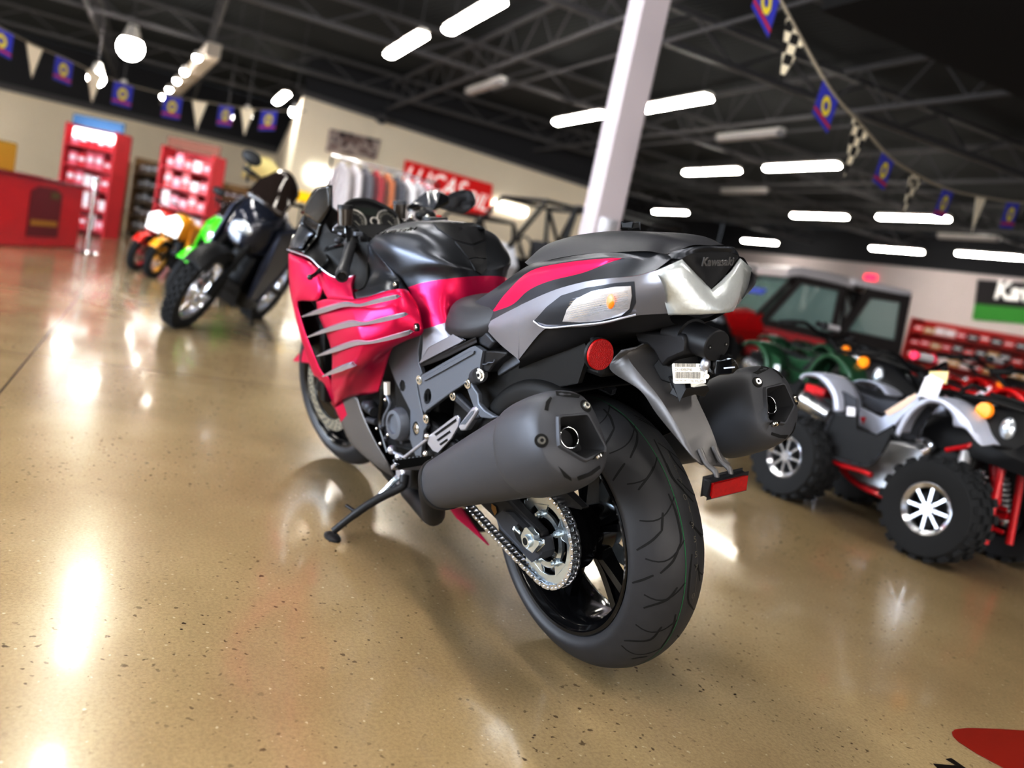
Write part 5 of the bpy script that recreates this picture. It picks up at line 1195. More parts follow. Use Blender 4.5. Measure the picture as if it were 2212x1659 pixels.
flat('lit_sign', 'glowing white strip sign right of the red banner', 'sign', [(1068, 432), (1140, 452), (1136, 466), (1064, 446)], 23.9, 0, mat('lit_strip_panel', (1, 1, 1), .5, emit=(1, .98, .94), es=4.))
p = rp(820, 256, 23.6, 0); cm = rthing('security_camera', 'small grey camera fixed at the top of the white back wall', 'camera', p)
part('camera_body', cyl((-.35, 0, -.05), (.1, 0, .05), .14, .14, 14), dsteel, cm); part('camera_mount', box((.2, 0, .1), (.3, .1, .1)), dsteel, cm); part('camera_lens', cyl((-.36, 0, -.05), (-.34, 0, -.05), .1, .1, 14), dpaint, cm)
# right wall: exit sign and dealer banner
flat('exit_sign', 'small glowing red exit sign on the right wall above the utility cab', 'sign', [(1868, 592), (1893, 595), (1891, 606), (1866, 603)], -26.9, 1, mat('exit_red', srgb(240, 40, 70), .5, emit=srgb(255, 50, 90), es=1.6))
bn = thing('dealer_banner', 'black and green brand banner on the right wall at the photo edge', 'banner')
Q = lambda x, y, d=0: RM_M @ (rp(x, y, -26.95, 1)+V((0, d, 0)))
part('banner_top', prism([Q(2112, 604), Q(2300, 618), Q(2296, 672), Q(2106, 656)], RM_M.to_3x3() @ V((0, -.03, 0))), mat('banner_black', srgb(44, 38, 42), .6), bn)
part('banner_stripe', prism([Q(2106, 656), Q(2296, 672), Q(2292, 706), Q(2100, 690)], RM_M.to_3x3() @ V((0, -.03, 0))), mat('banner_green', srgb(78, 158, 72), .6), bn)
a, b = rp(2150, 628, -26.9, 1), rp(2290, 640, -26.9, 1)
part('banner_lettering', text_mb('Kawasaki', .9, RM_M @ basis(a, (b-a), V((0, 0, 1))), .004, 0, .03, 'LEFT'), whitel, bn)
# column notice
cpw = RM_M @ cp
nf = MB(); xf = cp.x-cw-.004
for (y0, z0, y1, z1) in [(-2.46, 1.32, -2.64, 1.47)]:
    nf.add([(xf, y0, z0), (xf, y1, z0), (xf, y1, z1), (xf, y0, z1)], [[0, 1, 2, 3]])
rmesh('paper_notice', nf, mat('notice_paper', srgb(214, 214, 222), .7), 'small printed paper notice taped low on the white column', 'notice', solid=.002)
# red marking painted on the floor
fm_ = [floor_at(x, y, .0012) for x, y in [(2056, 1582), (2062, 1576), (2090, 1573), (2160, 1575), (2240, 1580), (2300, 1586), (2300, 1720), (2240, 1695), (2170, 1660), (2110, 1628), (2070, 1602), (2058, 1590)]]
o = prism(fm_, (0, 0, .0006)).obj('floor_decal', mat('floor_red', srgb(150, 44, 30), .3, coat=.4), None); tag(o, 'red painted shape on the floor at the lower right corner', 'floor marking')
fm_ = [floor_at(x, y, .0012) for x, y in [(2043, 1640), (2055, 1638), (2090, 1662), (2076, 1672), (2030, 1664), (2016, 1650), (2066, 1654)]]
o = prism(fm_, (0, 0, .0006)).obj('floor_decal', mat('floor_black', srgb(36, 28, 24), .3, coat=.4), None); tag(o, 'thin black painted mark on the floor at the bottom edge', 'floor marking')
# ---- world and view
w_ = bpy.data.worlds.new('daylight'); sc.world = w_; w_.use_nodes = True; bg = w_.node_tree.nodes['Background']; bg.inputs[0].default_value = (.80, .88, 1., 1); bg.inputs[1].default_value = .75
sc.view_settings.view_transform = 'Standard'; sc.view_settings.look = 'None'; sc.view_settings.exposure = .68; sc.view_settings.gamma = 1.
sc.cycles.use_denoising = True; sc.cycles.max_bounces = 5; sc.cycles.diffuse_bounces = 2; sc.cycles.glossy_bounces = 3; sc.cycles.use_adaptive_sampling = True; sc.cycles.adaptive_threshold = .2; sc.cycles.adaptive_min_samples = 20; sc.cycles.sample_clamp_indirect = 6.

def window_light(name, loc, rz, w, h, power, col):
    ld = bpy.data.lights.new(name, 'AREA'); ld.shape = 'RECTANGLE'; ld.size = w; ld.size_y = h; ld.energy = power; ld.color = col
    o = bpy.data.objects.new(name, ld); COL.objects.link(o); o.matrix_world = RM_M @ MX.Translation(loc) @ MX.Rotation(rz, 4, 'Z') @ MX.Rotation(PI/2, 4, 'X'); return o
window_light('storefront_daylight', (1.5, 10, 1.9), PI, 11, 3.0, 1300, (.80, .89, 1.))
window_light('storefront_daylight', (-9.5, 0, 1.8), -PI/2, 12, 2.8, 420, (1., .93, .84))
vs_ = sc.view_settings; vs_.use_curve_mapping = True; cvm = vs_.curve_mapping; cc = cvm.curves[3]
for x, y in [(.08, .042), (.25, .20), (.55, .61), (.80, .91)]: cc.points.new(x, y)
cvm.update()
# ================================================================ OTHER VEHICLES AND DISPLAYS
def cmat(n, rgb, r=.45, me=0., **k): return mat(n, srgb(*rgb), r, me, **k)
tyreb = cmat('knobby_rubber', (46, 48, 52), .8, bump=.15, bscale=300); alu = cmat('polished_alloy', (216, 218, 224), .18, .9); blk = cmat('black_plastic', (26, 26, 29), .5); blks = cmat('black_steel', (20, 20, 22), .35, .3)
qgrey = cmat('quad_grey', (186, 190, 204), .35, .15); qdark = cmat('quad_charcoal', (70, 72, 80), .5); qred = cmat('frame_red', (206, 24, 40), .35, coat=.4); seatb = cmat('seat_black', (44, 46, 52), .55); tanm = cmat('seat_tan_edge', (186, 170, 140), .6)
orange = cmat('orange_reflector', (240, 150, 40), .25, coat=.6, emit=srgb(240, 140, 30), es=.25); greyshock = cmat('shock_grey', (190, 192, 196), .35, .5); lampg = cmat('headlamp_glass', (200, 206, 214), .1, .6)
paper = cmat('paper_white', (236, 234, 240), .7); card = cmat('card_tan', (226, 208, 160), .7); pinkp = cmat('pad_pink', (222, 60, 100), .5); padg = cmat('pad_grey', (176, 174, 178), .6)
greenq = cmat('forest_green', (36, 78, 52), .35, coat=.3); redq = cmat('bright_red', (212, 20, 24), .25, coat=.6); decg = cmat('decal_orange', (232, 206, 186), .5)
def kids(o): return [c for c in bpy.data.objects if c.parent is o]
def dup(root, M, label, mp=None, group=None):
    """copy a thing with copies of its parts and sub-parts"""
    tree = {}
    for o in bpy.data.objects:
        if o.parent: tree.setdefault(o.parent.name, []).append(o)
    def cp_(o, par):
        c = o.copy(); COL.objects.link(c)
        if par is not None: c.parent = par
        if mp and o.type == 'MESH' and any(m.name in mp for m in o.data.materials if m):
            c.data = o.data.copy()
            for i, m in enumerate(c.data.materials):
                if m and m.name in mp: c.data.materials[i] = mp[m.name]
        for k in tree.get(o.name, []): cp_(k, c)
        return c
    r = cp_(root, None); r.matrix_world = M; r['label'] = label
    if group: r['group'] = group
    return r
def knob_tyre(R, w, rb, c, n=20, m=None):
    b = lathe([(rb, -w*.42), (rb+(R-rb)*.35, -w*.52), (R*.90, -w*.5), (R*.955, -w*.36), (R*.96, 0), (R*.955, w*.36), (R*.90, w*.5), (rb+(R-rb)*.35, w*.52), (rb, w*.42)], 36, c)
    for i in range(n):
        a = 2*PI*i/n
        for y, da in ((-.36, 0), (-.12, .5), (.12, 0), (.36, .5)):
            an = a+da*2*PI/n; d = V((math.cos(an), 0, math.sin(an))); t = V((-d.z, 0, d.x)); p = V(c)+d*R*.96+V((0, y*w, 0))
            vs = []
            for u, s in ((-.5, .8), (.6, 1.0)):
                pass
            hw, hl, hh = w*.085, R*.075, R*.055
            vs = [p+t*(sx*hl)+V((0, sy*hw, 0))+d*(hh if sz else -hh*.6) for sx in (-1, 1) for sy in (-1, 1) for sz in (0, 1)]
            b.add(vs, [[0, 1, 3, 2], [4, 6, 7, 5], [0, 4, 5, 1], [2, 3, 7, 6], [0, 2, 6, 4], [1, 5, 7, 3]])
    return b
# ---------------------------------------------------------------- the grey quad bike
qF, qR = floor_at(1990, 1205), floor_at(1690, 1072); qx = (qF-qR).normalized(); qy = V((0, 0, 1)).cross(qx); TRK = .31
qo = (qF+qR)/2 + qy*TRK
QM = MX(((qx.x, qy.x, 0, qo.x), (qx.y, qy.y, 0, qo.y), (0, 0, 1, 0), (0, 0, 0, 1))); QF = Frame(QM)
q6 = lambda a, b, y: QF.P(1560+a/3.393, 760+b/3.393, y)
WB = (qF-qR).length; fxw, rxw = WB/2, -WB/2
quadb = thing('quad_bike', 'silver grey quad bike with red frame and chrome wheels nearest at right', 'quad bike', QM)
def qpart(n, m, mt, par=quadb, **k): return m.obj(n, mt, par, **k)
RW = .205
def qwheel(x, y, s, R, w, name='tire'):
    c = (x, y, R); t = qpart('tire', knob_tyre(R, w, R*.5, c), tyreb, ang=40, merge=0)
    b = lathe([(R*.5, -w*.42), (R*.54, -w*.44), (R*.5, -w*.3), (R*.42, 0), (R*.42, w*.2)] if s < 0 else [(R*.5, w*.42), (R*.54, w*.44), (R*.5, w*.3), (R*.42, 0), (R*.42, -w*.2)], 40, c)
    b.join(lathe([(0, s*w*.40), (R*.12, s*w*.40), (R*.15, s*w*.34), (R*.15, s*w*.1)], 24, c)).join(lathe([(R*.41, s*w*.36), (R*.5, s*w*.43), (R*.53, s*w*.42), (R*.52, s*w*.3), (R*.41, s*w*.3), (R*.41, s*w*.36)], 40, c))
    for i in range(8):
        a = 2*PI*i/8; D = lambda r, da: V(c)+V((r*math.cos(a+da), s*w*.31, r*math.sin(a+da)))
        b.join(prism([D(R*.13, -.22), D(R*.45, -.07), D(R*.45, .07), D(R*.13, .22)], (0, s*w*.05, 0)))
    r = qpart('wheel_rim', b, alu, ang=35, recalc=False)
    qpart('rim_barrel', lathe([(R*.49, -s*w*.38), (R*.43, 0), (R*.43, s*w*.12), (0, s*w*.12)], 30, c), blks, r)
qwheel(fxw, -TRK, -1, .225, .17); qwheel(fxw, TRK, 1, .225, .17); qwheel(rxw, -TRK+.02, -1, .215, .21); qwheel(rxw, TRK-.02, 1, .215, .21)
def band(outer, inner, y0, y1, n=4):
    a = spline([q6(x, y, y0) for x, y in outer], n); b = spline([q6(x, y, y0) for x, y in inner], n); m = min(len(a), len(b)); rows = [[], [], [], []]
    for i in range(m):
        p, q = a[i], b[int(i*(len(b)-1)/(m-1))]; rows[0].append(q); rows[1].append(p); rows[2].append(p+V((0, (y1-y0)*.5, .012))); rows[3].append(V((p.x, y1, p.z+.01)))
    return surf(rows, 1, 2)
FO = [(1270, 600), (1310, 510), (1370, 425), (1440, 365), (1520, 340), (1600, 348), (1680, 392), (1750, 450), (1810, 520), (1850, 610), (1900, 690)]
FI = [(1300, 625), (1345, 530), (1400, 450), (1460, 400), (1525, 376), (1590, 385), (1660, 430), (1690, 480), (1700, 545), (1780, 560), (1850, 640)]
for s in (1, -1):
    g = (lambda m: m) if s > 0 else (lambda m: mcopy(m).flip_y())
    qpart('front_fender', g(band(FO, FI, -.30, -.12)), qgrey, ang=50, solid=.006, soff=0)
    qpart('fender_liner', g(prism([q6(x, y, -.20) for x, y in [(1300, 610), (1345, 520), (1410, 440), (1500, 390), (1540, 400), (1520, 470), (1440, 560), (1420, 640), (1350, 640)]], (0, .01, 0))), qdark)
    qpart('rear_fender', g(band([(568, 190), (600, 160), (680, 160), (760, 196), (815, 262), (845, 340), (852, 440)], [(590, 205), (615, 180), (680, 185), (740, 225), (785, 285), (812, 350), (815, 440)], -.30, -.12)), qgrey, ang=50, solid=.006, soff=0)
    qpart('foot_guard', g(prism([q6(x, y, -.27) for x, y in [(810, 465), (745, 600), (722, 680), (800, 768), (1060, 835), (1165, 740), (1240, 610), (1300, 640), (1250, 540), (1130, 610), (990, 560), (980, 480)]], (0, .012, 0))), blk, bevel=.004)
    qpart('foot_guard_edge', g(tube([q6(x, y, -.275) for x, y in [(812, 465), (745, 600), (722, 685), (800, 770), (1060, 838), (1165, 745)]], .006, 8, k=3)), qdark)
    qpart('heat_shield', g(prism([q6(x, y, -.26) for x, y in [(858, 275), (905, 300), (985, 350), (985, 480), (830, 465), (850, 380)]], (0, .01, 0))), qdark)
    qpart('side_panel', g(prism([q6(x, y, -.14) for x, y in [(1000, 400), (1060, 430), (1160, 480), (1290, 400), (1350, 330), (1440, 300), (1440, 360), (1330, 470), (1250, 560), (1130, 615), (1000, 545)]], (0, .03, 0))), qgrey, bevel=.006)
    qpart('panel_decal', g(prism([q6(x, y, -.1415) for x, y in [(1190, 440), (1300, 370), (1420, 300), (1425, 340), (1320, 420), (1220, 470)]], (0, -.001, 0))), decg if s > 0 else paper)
    qpart('panel_decal', g(prism([q6(x, y, -.142) for x, y in [(1010, 480), (1055, 480), (1035, 530)]], (0, -.001, 0))), qred)
    qpart('warning_label', g(prism([q6(x, y, -.262) for x, y in [(915, 400), (978, 410), (975, 482), (912, 472)]], (0, -.001, 0))), paper)
    qpart('nerf_bar', g(tube([q6(x, y, -.25) for x, y in [(780, 780), (880, 830), (1020, 870), (1095, 905)]], .014, 8, k=3)), qred)
    qpart('lower_arm', g(tube([q6(1640, 720, -.16), q6(1800, 690, -.16), q6(1850, 660, -.14)], .012, 8)), qred)
    qpart('a_arm', g(prism([V((fxw+.10, -.06, .26)), V((fxw-.10, -.06, .26)), V((fxw, -.24, .20)), V((fxw+.02, -.24, .20))], (0, 0, .02))), qred, bevel=.004)
    qpart('a_arm', g(prism([V((fxw+.12, -.05, .16)), V((fxw-.12, -.05, .16)), V((fxw, -.25, .12)), V((fxw+.02, -.25, .12))], (0, 0, .02))), qred, bevel=.004)
    sp_ = []
    for i in range(101): t = i/100; an = t*2*PI*9; base_ = V((fxw+.02, -.09, .40)).lerp(V((fxw+.03, -.20, .18)), t); sp_.append(base_+V((math.cos(an)*.032, math.sin(an)*.032, 0)))
    qpart('shock_spring', g(tube(sp_, .006, 6)), greyshock)
    qpart('shock_body', g(cyl((fxw+.02, -.08, .42), (fxw+.03, -.2, .18), .016)), alu)
    qpart('shock_reservoir', g(cyl(q6(1790, 730, -.13), q6(1760, 860, -.15), .026, .028)), greyshock, ang=40)
qpart('seat', loft([[q6(x, y, 0)+V((0, yy, zz)) for yy, zz in [(-w, -.05), (-w*.9, -.008), (0, .012), (w*.9, -.008), (w, -.05), (0, -.09)]] for x, y, w in [(800, 205, .09), (900, 220, .12), (1020, 262, .12), (1150, 318, .105), (1270, 345, .085), (1345, 335, .06)]], 2, 3), seatb, ang=50)
qpart('seat_skirt', prism([q6(x, y, -.11) for x, y in [(830, 230), (980, 280), (1130, 340), (1290, 360), (1340, 340), (1290, 400), (1180, 465), (1060, 420), (985, 360), (870, 300)]], (0, .22, 0)), qdark, bevel=.01)
qpart('main_frame', tube([V((rxw-.05, 0, .33)), V((-.1, 0, .24)), V((.15, 0, .20)), V((fxw+.06, 0, .26)), V((fxw+.02, 0, .46))], .022, 10, k=4), qred)
for s in (1, -1): qpart('frame_rail', tube([V((rxw, .09*s, .30)), V((-.15, .11*s, .17)), V((.2, .11*s, .17)), V((fxw+.10, .085*s, .24))], .016, 8, k=4), qred); qpart('bulkhead_post', cyl((fxw+.13, .10*s, .12), (fxw+.10, .085*s, .46), .017), qred)
qpart('engine', loft([[V((x, y, z)) for y, z in [(-w, .18), (-w, z1), (w, z1), (w, .18)]] for x, w, z1 in [(-.22, .09, .34), (-.05, .12, .42), (.12, .11, .44), (.24, .08, .36)]], 1, 2), greyshock, bevel=.012)
qpart('engine_cover', ball(q6(1060, 730, -.16), .055, 1, .6, 1), greyshock)
qpart('header_pipe', tube([q6(1440, 640, -.1), q6(1500, 660, -.13), q6(1540, 700, -.13), q6(1480, 740, -.12)], .018, 10, k=4), alu)
qpart('airbox', box((fxw-.12, 0, .42), (.22, .2, .16)), blk, bevel=.02)
qpart('muffler', cyl(q6(600, 350, -.16), q6(800, 470, -.16), .05, .045, 20), alu, ang=40)
qpart('rear_axle', cyl((rxw, -.26, .21), (rxw, .26, .21), .02), blks); qpart('swing_arm', tube([V((-.12, 0, .24)), V((rxw, 0, .21))], .035, 8), qred)
qpart('tail_mount', box(q6(730, 290, -.05), (.14, .12, .05)), qred, bevel=.01)
NZ = [[q6(1850, 600, -.2), q6(1830, 500, -.18), q6(1800, 430, -.14)], [q6(2000, 700, -.17), q6(2000, 560, -.16), q6(2000, 400, -.12)], [q6(2212, 780, -.12), q6(2250, 640, -.10), q6(2250, 470, -.06)], [V((fxw+.36, 0, .34)), V((fxw+.40, 0, .44)), V((fxw+.34, 0, .56))]]
qpart('front_nose', surf(NZ, 4, 4).mirror(), blk, ang=60, solid=.005)
qpart('hood', loft([[V((x, y, z)) for y, z in [(-w, z0), (-w*.8, z1), (w*.8, z1), (w, z0)]] for x, w, z0, z1 in [(fxw-.28, .10, .46, .60), (fxw-.05, .14, .47, .62), (fxw+.2, .15, .46, .58), (fxw+.34, .10, .44, .52)]], 2, 2), blk, ang=50, recalc=True)
for s in (1, -1):
    p = q6(1930, 430, -.17); p.y *= s; qpart('reflector', cyl(p, p+V((.0, -.02*s, 0)), .038, .034, 24), orange, ang=40)
    p = q6(2090, 570, -.14); p.y *= s; qpart('headlight', ball(p, .055, .6, .5, 1), lampg)
qpart('front_rack', tube([q6(1580, 282, -.14), q6(1800, 325, -.14), q6(2010, 372, -.14), V((fxw+.34, -.1, .70)), V((fxw+.36, 0, .70)), V((fxw+.34, .1, .70)), V((fxw+.02, .14, .74)), V((fxw-.16, .14, .75))], .011, 8, k=3).join(tube([q6(1740, 305, -.12), q6(1830, 245, -.08), q6(1940, 285, -.05)], .008, 8, k=3)), blks, merge=0)
for y in (-.06, 0, .06): qpart('rack_bar', tube([V((fxw-.10, y, .74)), V((fxw+.35, y, .70))], .007, 6), blks)
hbx = q6(1470, 55, .0)
qpart('steering_stem', tube([V((fxw-.04, 0, .5)), V((hbx.x, 0, hbx.z-.06))], .018, 10), blks)
qpart('handlebar', tube([V((hbx.x-.10, -.36, hbx.z-.03)), V((hbx.x-.02, -.22, hbx.z)), V((hbx.x, -.08, hbx.z-.05)), V((hbx.x, .08, hbx.z-.05)), V((hbx.x-.02, .22, hbx.z)), V((hbx.x-.10, .36, hbx.z-.03))], .011, 10, k=4), blks)
for s in (1, -1): qpart('handle_grip', tube([V((hbx.x-.10, -.36*s, hbx.z-.03)), V((hbx.x-.055, -.27*s, hbx.z-.012))], .018, 12), blk)
pc = qpart('bar_pad', tube([V((hbx.x, -.06, hbx.z+.01)), V((hbx.x, .06, hbx.z+.01))], .022, 12), padg)
for s in (1, -1): qpart('pad_end', tube([V((hbx.x, .06*s, hbx.z+.01)), V((hbx.x, .08*s, hbx.z+.01))], .024, 12), pinkp, pc)
# tag hung on the quad
tgp = [QM @ q6(x, y, -.215) for x, y in [(1432, 325), (1490, 185), (1530, 165), (1625, 215), (1575, 345)]]
tagt = thing('sales_tag', 'white sales sheet with tan card hanging from the grey quad handlebar', 'tag', MX.Translation(tgp[0]))
inv_ = MX.Translation(-tgp[0])
part('sheet', prism([inv_ @ p for p in tgp], QM.to_3x3() @ V((0, -.002, 0))), paper, tagt)
part('card', prism([inv_ @ (QM @ q6(x, y, -.203)) for x, y in [(1520, 142), (1662, 142), (1645, 238), (1518, 215)]], QM.to_3x3() @ V((0, -.002, 0))), card, tagt)
# copies further back in the row
def qat(x, y, rz, sc_=1.): return RM_M @ MX.Translation((x, y, 0)) @ MX.Rotation(rz, 4, 'Z') @ MX.Scale(sc_, 4)
gm = {'quad_grey': greenq, 'frame_red': blks, 'quad_charcoal': greenq, 'decal_orange': blk, 'pad_pink': blk}
rm_ = {'quad_grey': redq, 'frame_red': blks, 'black_plastic': blk, 'quad_charcoal': redq, 'decal_orange': paper, 'pad_pink': blk}
bm_ = {'quad_grey': blk, 'frame_red': blks, 'quad_charcoal': blk, 'decal_orange': blks, 'pad_grey': blk}
rh = {**rm_}
ZQ = PI+.05
dup(quadb, qat(2.75, -3.35, ZQ, 1.08), 'forest green quad bike directly behind the silver grey quad bike', gm)
dup(quadb, qat(1.25, -3.5, ZQ, 1.05), 'black quad bike at the right edge beyond the grey quad nose', bm_)
rq = dup(quadb, qat(2.55, -4.85, ZQ, 1.1), 'red quad bike with glossy red hood behind the sales tag', rm_)
for o in kids(rq):
    if o.name.startswith(('hood', 'front_nose')): o.data = o.data.copy(); o.data.materials[0] = redq
dup(quadb, qat(4.6, -5.1, ZQ, 1.12), 'green quad bike behind the green one, in front of the red cab vehicle', gm)
dup(quadb, qat(4.2, -6.8, ZQ, 1.1), 'red quad bike in the back row right of the red cab vehicle', rm_)
dup(quadb, qat(2.5, -7.6, ZQ, 1.1), 'red and black quad bike farthest right in the back row', {**rm_, 'quad_charcoal': blk})
# ---------------------------------------------------------------- side-by-side vehicles
def utv(name, label, M, body, cage, cab, roofm=None, extra=None):
    """local: x forward, y left, 3.7 long"""
    t = thing(name, label, 'utility vehicle', M); P_ = lambda n, m, mt, par=t, **k: m.obj(n, mt, par, **k)
    for x, R in ((1.35, .36), (-1.25, .36)):
        for s in (1, -1):
            P_('tire', knob_tyre(R, .27, .19, (x, .62*s, R), 18), tyreb, ang=40, merge=0); P_('wheel_rim', lathe([(.19, .1*s), (.2, .13*s), (.15, .08*s), (.05, .1*s), (0, .1*s)], 24, (x, .62*s, R)), alu, ang=40)
    P_('hood', loft([[V((x, y, z)) for y, z in [(-w, z0), (-w*.92, z1), (w*.92, z1+.02), (w, z0)]] for x, w, z0, z1 in [(1.85, .48, .5, .72), (1.6, .62, .5, .90), (1.0, .68, .52, 1.02), (.72, .68, .52, 1.08)]], 2, 2), body, ang=50)
    P_('bumper', tube([V((1.9, -.5, .45)), V((2.0, -.4, .62)), V((2.0, .4, .62)), V((1.9, .5, .45))], .03, 8), blks)
    for s in (1, -1):
        P_('headlight', ball((1.78, .42*s, .78), .09, .6, 1.2, .7), lampg)
        P_('side_panel', prism([V((x, .66*s, z)) for x, z in [(.9, .40), (.9, .95), (.3, .92), (-.55, .88), (-.55, .42), (.2, .36)]], (0, .04*s, 0)), body if cab else blk, bevel=.02)
        P_('rear_quarter', prism([V((x, .64*s, z)) for x, z in [(-.6, .60), (-.6, 1.02), (-1.8, 1.02), (-1.8, .72), (-1.62, .72), (-1.5, .82), (-1.05, .82), (-.9, .62)]], (0, .05*s, 0)), body, bevel=.02)
        P_('cage_tube', tube([V((.85, .62*s, 1.0)), V((.30, .58*s, 1.82)), V((-.62, .58*s, 1.84)), V((-.78, .62*s, 1.0))], .035, 8), cage)
        P_('cage_tube', tube([V((-.62, .58*s, 1.84)), V((-1.0, .6*s, 1.3)), V((-1.25, .62*s, 1.0))], .03, 8), cage)
        P_('fender_flare', lathe([(.40, .50*s), (.42, .60*s), (.42, .74*s), (.38, .76*s)], 20, (1.35, 0, .38), .1, PI-.1), blk, solid=.01)
    for x, z in ((.30, 1.82), (-.62, 1.84)): P_('cross_tube', tube([V((x, -.58, z)), V((x, .58, z))], .035, 8), cage)
    P_('cargo_bed', box((-1.25, 0, .86), (1.1, 1.2, .05)).join(box((-1.78, 0, 1.0), (.05, 1.2, .28))), blk, bevel=.01)
    for y in (-.3, .3): P_('seat', box((-.2, y, .72), (.45, .5, .14)).join(box((-.45, y, 1.02), (.14, .5, .55))), seatb, bevel=.04)
    P_('chassis', box((0, 0, .4), (3.2, .9, .16)), blk, bevel=.02)
    P_('steering_wheel', tube([V((.30, .3, 1.12))+V((.05*math.cos(a), .17*math.sin(a), .16*math.cos(a))) for a in [2*PI*i/20 for i in range(20)]], .014, 6, True), blk)
    if cab:
        gl = cmat('cab_glass', (150, 176, 168), .05, alpha=.55, coat=.5)
        P_('windscreen', prism([V((.82, -.6, 1.02)), V((.82, .6, 1.02)), V((.32, .56, 1.80)), V((.32, -.56, 1.80))], (.012, 0, .008)), gl)
        P_('roof', loft([[V((x, -w, z-.03)), V((x, -w*.9, z+.13)), V((x, w*.9, z+.13)), V((x, w, z-.03))] for x, w, z in [(.46, .60, 1.78), (.2, .64, 1.86), (-.6, .64, 1.86), (-.8, .6, 1.84)]], 1, 2), roofm or blk, bevel=.02)
        for s in (1, -1):
            dr = P_('door', prism([V((x, .68*s, z)) for x, z in [(.80, .92), (.28, 1.80), (-.58, 1.82), (-.62, .5), (.6, .48)]], (0, .03*s, 0), [[V((x, .68*s, z)) for x, z in [(.62, 1.02), (.22, 1.70), (-.46, 1.72), (-.5, 1.02)]]]), cage)
            P_('door_window', prism([V((x, .69*s, z)) for x, z in [(.62, 1.02), (.22, 1.70), (-.46, 1.72), (-.5, 1.02)]], (0, .008*s, 0)), gl, dr)
            P_('door_skin', prism([V((x, .71*s, z)) for x, z in [(.7, .62), (.72, .90), (-.5, .88), (-.54, .62)]], (0, .012*s, 0)), body, dr, bevel=.01)
    if extra: extra(P_, t)
    return t
ured = cmat('utility_red', (200, 22, 28), .25, coat=.6); silverroof = cmat('roof_silver', (206, 200, 200), .3, .2); cageb = cmat('cage_black', (24, 22, 23), .4)
brown = cmat('cab_frame_brown', (48, 40, 38), .5)
def at_rm(x, y, rz, s=1.): return RM_M @ MX.Translation((x, y, 0)) @ MX.Rotation(rz, 4, 'Z') @ MX.Scale(s, 4)
def crew(P_, t):
    gl = MATS['cab_glass']
    for s in (1, -1):
        d2 = P_('rear_door', prism([V((x, .70*s, z)) for x, z in [(-.62, .5), (-.62, 1.1), (-.95, 1.86), (-1.75, 1.90), (-1.85, .8), (-1.5, .5)]], (0, .04*s, 0), [[V((x, .70*s, z)) for x, z in [(-.80, 1.12), (-1.05, 1.72), (-1.6, 1.75), (-1.68, 1.12)]]]), brown, bevel=.01)
        P_('door_window', prism([V((x, .71*s, z)) for x, z in [(-.80, 1.12), (-1.05, 1.72), (-1.6, 1.75), (-1.68, 1.12)]], (0, .008*s, 0)), gl, d2)
    P_('rear_roof', box((-1.25, 0, 1.93), (1.1, 1.36, .12)), silverroof, bevel=.02)
    P_('window_banner', prism([V((.58, -.45, 1.42)), V((.58, .15, 1.42)), V((.52, .15, 1.52)), V((.52, -.45, 1.52))], (.01, 0, .006)), cmat('blue_sticker', (60, 84, 190), .6))
utv('utility_vehicle', 'red utility vehicle with closed cab and silver roof at right', at_rm(8.5, -8.05, PI*.5-.26, .9), ured, brown, True, silverroof, crew)
bluew = cmat('utility_blue', (70, 130, 210), .3, coat=.4); whiteu = cmat('utility_white', (226, 226, 232), .3, coat=.4)
utv('utility_vehicle', 'open utility vehicle with black roll cage between tank and column', at_rm(11.3, -4.75, PI*.5+.2, 1.12), whiteu, cageb, False)
utv('utility_vehicle', 'dark open utility vehicle whose cage rises behind the motorcycle tail', at_rm(7.7, -4.5, PI-.1, 1.0), blk, cageb, False)
utv('utility_vehicle', 'blue open utility vehicle in front of the red banner wall', at_rm(15.5, -5.2, PI*.5+.3), bluew, cageb, False)
utv('utility_vehicle', 'dark utility vehicle with framed rear window left of the red cab', at_rm(12.7, -10.4, PI*.5, 1.0), blk, brown, True, silverroof)
